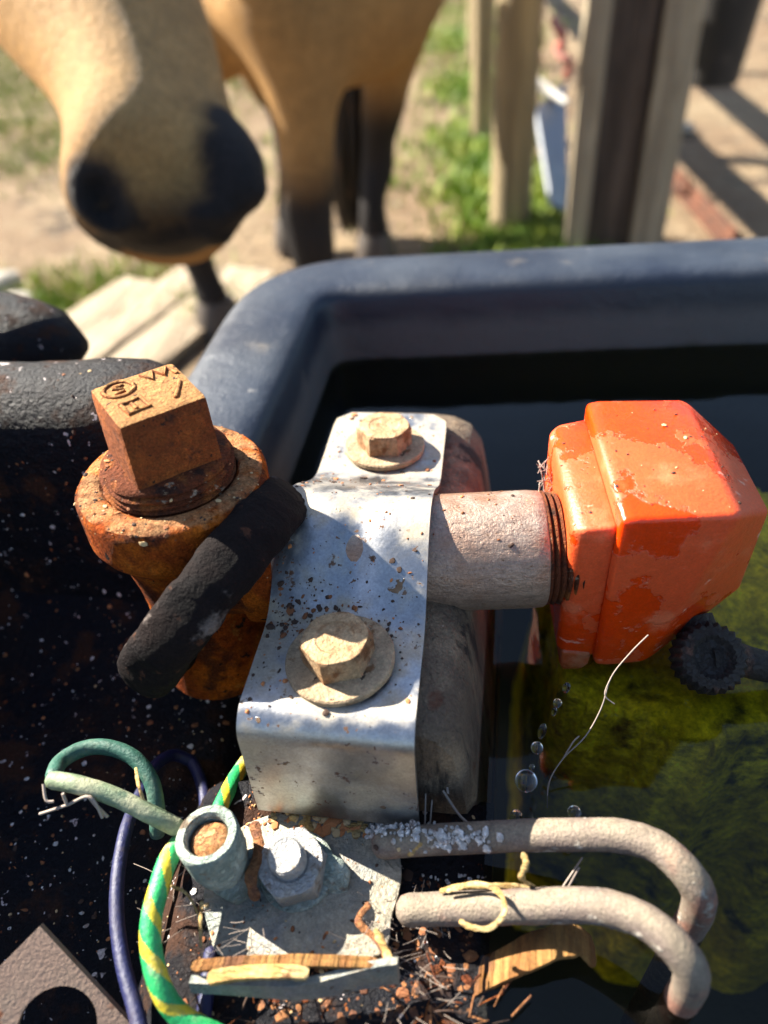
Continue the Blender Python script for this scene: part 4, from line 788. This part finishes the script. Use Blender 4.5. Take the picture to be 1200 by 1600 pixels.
# nostril hollows
def V3(v): return np.array(tuple(v), np.float32)
htree = BVHTree.FromPolygons(cov.tolist(), [p.vertices[:] for p in hme.polygons])
def onhead(u, v, d_=.55):
    h_ = htree.ray_cast(CP, ray(u, v).normalized()); return h_[0] if h_[0] is not None and (h_[0]-CP).length < .75 else at(u, v, d_)
for u, v, rr, dep in ((150,300,.010,.016), (156,320,.011,.020), (168,342,.009,.014)):
    c = onhead(u, v); dv3 = (ray(u, v).normalized()*.8+(Mz+AX*.05-c).normalized()*.4).normalized()
    wgt = np.exp(-(((cov-V3(c))**2).sum(1)/rr**2)); cov += (wgt*dep)[:, None]*V3(dv3)
for u0, u1, v0, v1 in ((195,385,372,352),):     # the line of the mouth
    for q in range(24):
        c = onhead(u0+(u1-u0)*q/23, v0+(v1-v0)*q/23+6*math.sin(q*.13*math.pi)); wgt = np.exp(-(((cov-V3(c))**2).sum(1)/.0055**2)); cov += (wgt*.0016)[:, None]*V3(ray(u0, v0).normalized())
tan = np.array((.34,.185,.062)); pale = np.array((.46,.29,.13)); dark = np.array((.014,.011,.011)); greyd = np.array((.10,.075,.055))
dl = cov-V3(Mz); hx, hy, hz_ = dl@V3(SD), dl@V3(AX), dl@V3(FN)
def sms(a_, b_, x): q = np.clip((x-a_)/(b_-a_), 0, 1); return q*q*(3-2*q)
nzv = np.array([mnoise.noise(Vector(p)*9) for p in cov[:].tolist()]) if n < 400000 else np.zeros(n)
inhead = (np.abs(hx) < .16)*(hy > -.08)*(hy < HL*1.1)*(np.abs(hz_) < .16)
def gs(p, r): d2 = cov-V3(p); return np.sqrt((d2**2).sum(1))/r
mz = 1-sms(-.056, -.03, hy+.010*nzv)
thr = (onhead(255,324)-Mz).dot(AX); m_dark = 1-sms(thr-.014, thr+.012, hy+.010*nzv)
for u, v, d_, r_ in ((148,298,.53,.020),(160,335,.535,.022),(182,352,.54,.018),(376,285,.548,.028),(370,235,.552,.026),(364,190,.556,.020),(205,368,.54,.017),(245,385,.545,.020),(290,380,.55,.022),(335,360,.55,.024),(372,335,.55,.02),(150,345,.54,.018),(168,362,.545,.016),(195,378,.55,.018),(225,386,.55,.018),(260,388,.56,.02),(295,386,.56,.02),(325,378,.56,.02),(128,285,.53,.016),(122,310,.53,.016)):
    m_dark = np.maximum(m_dark, 1-sms(.7, 1.35, gs(onhead(u, v, d_), r_*1.05)+.16*nzv))
for u, v, d_, r_ in ((106,280,.545,.018),(110,312,.55,.020),(128,340,.555,.022),(152,362,.56,.022)):
    m_dark = np.maximum(m_dark, 1-sms(.7, 1.35, gs(at(u, v, d_), r_)+.16*nzv))
m_dark = m_dark*inhead
legm = (1-sms(.30, .44, cov[:, 2]+.02*nzv))*(cov[:, 1] > .8)
c_ = tan[None]*(1+.18*nzv[:, None]); pm = sms(.02, .055, hz_+.01*nzv)*inhead*.35
c_ = c_*(1-pm[:, None])+pale[None]*pm[:, None]
tot = np.maximum(m_dark, legm); c_ = c_*(1-tot[:, None])+dark[None]*tot[:, None]
at_c = hme.attributes.new('coat', 'FLOAT_COLOR', 'POINT'); at_c.data.foreach_set('color', np.concatenate([np.clip(c_, 0, 1), np.ones((n, 1))], 1).astype(np.float32).ravel())
cov -= V3(horse.location); hme.vertices.foreach_set('co', cov.ravel()); hme.materials.clear(); hme.materials.append(M['coat'])
hme.polygons.foreach_set('use_smooth', [True]*len(hme.polygons)); hme.update()
hb = bpy.data.objects.new('horse_body', hme); COL.objects.link(hb); hb.parent = horse
for p in (Vector((fx+.006, fy-.01, 0)), Vector((f2.x, f2.y-.01, 0)), Vector((h1.x, h1.y, 0)), Vector((h2.x, h2.y, 0))):
    m_ = MB(); m_.lathe([(.052,-.02),(.054,0),(.046,.045),(.040,.062),(.02,.066)], 24, frame(p, (0, .12, 1))); m_.build('hoof', M['hoof'], horse)
tl = MB(); tb = rump+Vector((.0,.12,.10)); ti = aty(548,150,1.99)
for i in range(26):
    o1 = Vector((random.uniform(-.035,.035), random.uniform(-.03,.03), 0)); e1 = o1*1.6
    P = smoothpath([tb+o1*.4, Vector((ti.x, ti.y+.12, tb.z-.12))+o1, aty(547,200,2.0)+e1, aty(550,300,2.0)+e1*.8, aty(551,350+random.uniform(-30,20),2.0)+e1*.4], 4)
    tl.tube(P, [.018]*9+[.014]*4+[.010]*3+[.004]*(len(P)-16), 6)
tl.build('tail', M['hair'], horse, sharp=80)
for sgn in (-1, 1):
    m_ = MB(); m_.lathe([(.001,-.016),(.011,-.011),(.016,0),(.011,.011),(.001,.016)], 20, frame(Mz+AX*HL*.66+SD*sgn*.096+FN*.02, SD)); m_.build('eye', M['eye'], horse)
mn = MB()
for i in range(60):
    q = i/59; b0 = Pl.lerp(wi, q)+Vector((0, 0, .09+.07*q)); sd = Vector((random.uniform(-.06,.09), random.uniform(-.05,.02), -.16-random.random()*.08)); mn.tube(smoothpath([b0, b0+Vector((sd.x*.9, sd.y, .01)), b0+sd], 4), [.012]*5+[.009]*2+[.003]*2, 6)
mn.build('mane', M['hair'], horse, sharp=80)

# ------------------------------------------------------------------ fence, gate post and the things behind it
def roundpost(u, v, r, top, label, leanx=0, z=None):
    p = atg(u, v); m_ = MB(); P = [Vector((p.x+leanx*h_, p.y, h_)) for h_ in (-.06, .1, .4, .8, top-.012, top)]
    m_.tube(P, [r*1.02, r, r, r*.97, r*.95, r*.8], 20, wob=.06); return tag(m_.build('fence_post', M['post'], sharp=60), label, 'fence post', 'round timber fence posts')
roundpost(797, 348, .052, 1.35, 'thick round timber post with bright grass round its foot', 0)
roundpost(753, 212, .036, 1.35, 'slimmer round timber post standing behind the thick post', 0)
roundpost(741, 95, .032, 1.35, 'farthest round timber post, mostly hidden behind the slimmer post', 0)
gp = atg(955, 400); gx, gy = gp.x, gp.y; gps = thing('gate_post', Vector((gx, gy, 0)), 'tall square gate post of dark timber between two pale planks', 'gate post')
pw = (atg(1030,398)-atg(880,398)).length
def upright(x0, x1, y0, y1, top, m, name):
    mb = MB(); mb.box(((x0+x1)/2, (y0+y1)/2, top/2-.03), (x1-x0, y1-y0, top+.06), bev=.004); o = mb.build(name, m, gps, sharp=30); return o
xl = gx-pw/2
upright(xl, xl+pw*.22, gy-.01, gy+.10, 1.5, M['plank_pale'], 'plank'); upright(xl+pw*.225, xl+pw*.665, gy+.012, gy+.13, 1.46, M['timber_dark'], 'timber'); upright(xl+pw*.67, xl+pw, gy-.012, gy+.06, 1.5, M['plank_pale'], 'plank')
def board(p0, p1, h, th, m, name, label, cat, group=None, tilt_=0):
    d_ = (p1-p0); L_ = d_.length; mt = frame((p0+p1)/2, d_.cross(Vector((0,0,1))).cross(d_) if False else Vector((0,0,1)), d_); mb = MB()
    mb.box((0,0,0), (L_, th, h), rot=Matrix.Rotation(tilt_, 3, 'X'), bev=.003); mb.v = [mt @ v for v in mb.v]; return tag(mb.build(name, m, sharp=30), label, cat, group)
pa = atg(797,348); pb = Vector((gx-.02, gy+.16, 0))
board(Vector((pa.x+.0, pa.y+.06, .62)), Vector((gx, gy+.20, .62)), .16, .025, M['greyboard'], 'fence_board', 'grey weathered board spanning behind the gate post', 'fence board')
# leaning sheet between the posts
q = [at(838,168,2.05), at(884,128,2.15), at(888,330,1.95), at(862,318,1.92)]
nrm = (q[1]-q[0]).cross(q[3]-q[0]).normalized(); m_ = MB(); m_.add(q+[p+nrm*.012 for p in q], [(0,1,2,3),(7,6,5,4),(0,4,5,1),(1,5,6,2),(2,6,7,3),(3,7,4,0)]); tag(m_.build('metal_sheet', M['sheet'], sharp=20), 'dull grey metal sheet leaning between the fence posts', 'metal sheet')
m_ = MB(); q = [at(838,130,2.1), at(852,140,2.1), at(884,160,2.05)]; m_.tube([q[0], q[1], q[2]], [.018,.016,.009], 8, roundend=True); tag(m_.build('white_bracket', M['white'], sharp=60), 'chipped white metal edge at the top of the leaning sheet', 'bracket')
m_ = MB(); P = smoothpath([at(864,30,2.0), at(880,62,1.99), at(872,82,1.98), at(892,100,1.98), at(884,120,2.0)], 6); m_.tube(P, [.010+.007*math.sin(i*.5)**2 for i in range(len(P))], 12, wob=.4, flat=.6, roundend=True); tag(m_.build('red_rag', M['rag'], sharp=80), 'faded red rag tied beside the tall gate post', 'rag')
chn = thing('gate_chain', at(850,30,2.02), 'hanging chain beside the faded red rag', 'chain')
for i in range(9):
    c = at(849-i*.8, -10+i*13, 2.02); mb = MB(); mt = frame(c, (1, 0, 0) if i % 2 else (0, 1, 0), (0, 0, 1)); rs = []
    for a_ in range(16):
        t_ = 2*math.pi*a_/16; cc_ = Vector((.013*math.cos(t_), .007*math.sin(t_), 0)); rd = Vector((math.cos(t_), math.sin(t_), 0)); rs.append([mt @ (cc_+rd*.0026*math.cos(p)+Vector((0,0,.0026))*math.sin(p)) for p in [2*math.pi*b_/6 for b_ in range(6)]])
    mb.rings(rs, closed=True); mb.build('link', M['angle'], chn, sharp=80)
# dark tub hanging at the right of the gate post
tc_ = at(1108,128,2.15); m_ = MB(); m_.lathe([(.072,0),(.078,.004),(.100,.30),(.106,.30),(.106,.315),(.098,.315),(.07,.02),(.02,.015)], 32, frame(tc_, (.02, .0, 1)), caps=(True, True)); tubo = thing('hanging_tub', tc_, 'black tapered tub hanging at the right of the gate post', 'tub'); m_.build('tub_wall', M['tub'], tubo, sharp=50)
m_ = MB(); m_.tube(smoothpath([tc_+Vector((-.10,0,.31)), tc_+Vector((-.07,0,.42)), tc_+Vector((0,.05,1.2-tc_.z+.04)), tc_+Vector((.07,0,.42)), tc_+Vector((.10,0,.31))], 6), .004, 8); m_.build('handle', M['angle'], tubo)
# fence rails along the line of round posts, just above the picture; the tub hangs from the rail beyond the gate post
for hh, lab in ((.53, 'lower round rail along the line of timber posts'), (.78, 'upper round rail along the line of timber posts')):
    m_ = MB(); m_.tube([Vector((pa.x+.02, pa.y+.05, hh)), Vector((pa.x-.115, pa.y+.8, hh+.01)), Vector((pa.x-.32, pa.y+2.6, hh)), Vector((pa.x-.62, pa.y+5.2, hh))], .044, 12, wob=.05)
    tag(m_.build('fence_rail', M['post'], sharp=60), lab, 'fence rail', 'round rails of the timber fence')
m_ = MB(); m_.tube([Vector((gx+.06, gy+.20, 1.2)), Vector((gx+1.4, gy+.6, 1.21)), Vector((gx+3.0, gy+1.0, 1.2))], .042, 12, wob=.05)
tag(m_.build('fence_rail', M['post'], sharp=60), 'round rail from the gate post that carries the hanging tub', 'fence rail', 'round rails of the timber fence')
# angle iron on the ground
p0, p1 = atg(1040,265), atg(1150,385); d_ = (p1-p0).normalized(); sd = Vector((-d_.y, d_.x, 0)); m_ = MB()
pf = [(-.035,.006),(-.035,.0),(.0,.0),(.0,.036),(-.006,.036),(-.006,.006)]
m_.rings([[q+sd*a_+Vector((0,0,b_)) for a_, b_ in pf] for q in (p0-d_*.05, p1+d_*.25)]); tag(m_.build('angle_iron', M['angle'], sharp=20), 'rusty angle iron lying on the dirt beside the gate post', 'angle iron')
# weathered boards on the ground and stones
for i, (a_, b_, w_, lab) in enumerate((((170,600),(395,428),.15,'broad pale board on the dirt nearest the trough corner'), ((90,600),(320,425),.13,'pale weathered board between two others below the horse'), ((10,590),(225,445),.12,'pale board farthest from the trough, half buried in dirt'))):
    p0, p1 = atg(*a_), atg(*b_); d_ = (p1-p0).normalized(); board(p0-d_*.5+Vector((0,0,.006)), p1+Vector((0,0,.006)), .02, w_, M['sandslab'], 'ground_board', lab, 'board', 'boards lying on the ground')
def stone(u, v, r, lab):
    p = atg(u, v); mb = MB(); mb.add([Vector((q.x*r*1.3, q.y*r, q.z*r*.6))*(1+.3*fnoise(q.x*1.5+u, q.y*1.5, q.z*1.5))+p+Vector((0,0,r*.2)) for q in IV], IF); o = mb.build('stone', M['stone'], sharp=60); return tag(o, lab, 'stone', 'stones on the dirt')
for u, v, r, lab in ((8,445,.045,'grey stone farthest left on the dirt'), (28,470,.030,'smaller stone beside the grey stone at far left'), (1066,204,.035,'small white stone in the rail shadow'), (45,500,.025,'little stone in front of the other two at far left')): stone(u, v, r, lab)
# grass: one mass of blades
def blades(name, count, fn, hgt, m, label):
    vs = []; fs = []; k_ = 0; tr_ = 0
    while k_ < count and tr_ < count*30:
        tr_ += 1; x, y = fn()
        if x is None: continue
        z = ground_h(x, y); h_ = hgt*random.uniform(.4, 1.2); a_ = random.random()*6.28; w_ = h_*.06+.0016; dx, dy = math.cos(a_)*w_, math.sin(a_)*w_; lx, ly = random.gauss(0, h_*.35), random.gauss(0, h_*.35); b0 = len(vs)
        vs += [(x-dx, y-dy, z-.004), (x+dx, y+dy, z-.004), (x+lx*.4-dx*.7, y+ly*.4-dy*.7, z+h_*.6), (x+lx*.4+dx*.7, y+ly*.4+dy*.7, z+h_*.6), (x+lx, y+ly, z+h_)]; fs += [(b0, b0+1, b0+3, b0+2), (b0+2, b0+3, b0+4)]; k_ += 1
    me = bpy.data.meshes.new(name); me.from_pydata(vs, [], fs); me.materials.append(m); o = bpy.data.objects.new(name, me); COL.objects.link(o); return tag(o, label, 'grass', kind='stuff')
def lawn():
    r = random.random()
    y = 2.2+9*random.random()**1.7; x = random.uniform(-6, -.0) if r < .9 else random.uniform(-.5, 2)
    pr = sm(-.75, -1.6, x) if False else (sm(.55, 1.7, -x-.22*(y-2.2))*sm(2.25, 3.0, y)+.9*sm(3.2, 4.8, y)*(x < -.15))
    pr *= .55+.75*max(0, fnoise(x*1.3, y*1.3, 7)+.45)
    return (x, y) if random.random() < pr else (None, None)
blades('grass', 90000, lawn, .035, M['grass'], 'short patchy green grass on the paddock')
pts_l = [(pa.x, pa.y, .16), (pa.x+.13, pa.y-.03, .12), (pa.x-.06, pa.y+.35, .14), (pa.x-.1, pa.y+.8, .16), (pa.x-.16, pa.y+1.5, .2), (pa.x-.25, pa.y+2.5, .28), (pa.x+.2, pa.y+.03, .10)]
def lushf():
    x0, y0, s0 = random.choice(pts_l); return random.gauss(x0, s0*.6), random.gauss(y0, s0*.9)
blades('grass', 9000, lushf, .045, M['lush'], 'bright green grass tufts round the feet of the fence posts')
pt2 = [(-1.18,1.55,.10), (-1.02,1.66,.12), (-.70,1.55,.06), (-.45,2.6,.25)]
def tuft():
    x0, y0, s0 = random.choice(pt2); return random.gauss(x0, s0), random.gauss(y0, s0)
blades('grass', 2600, tuft, .04, M['grass'], 'thin grass tufts in the dirt below the horse')
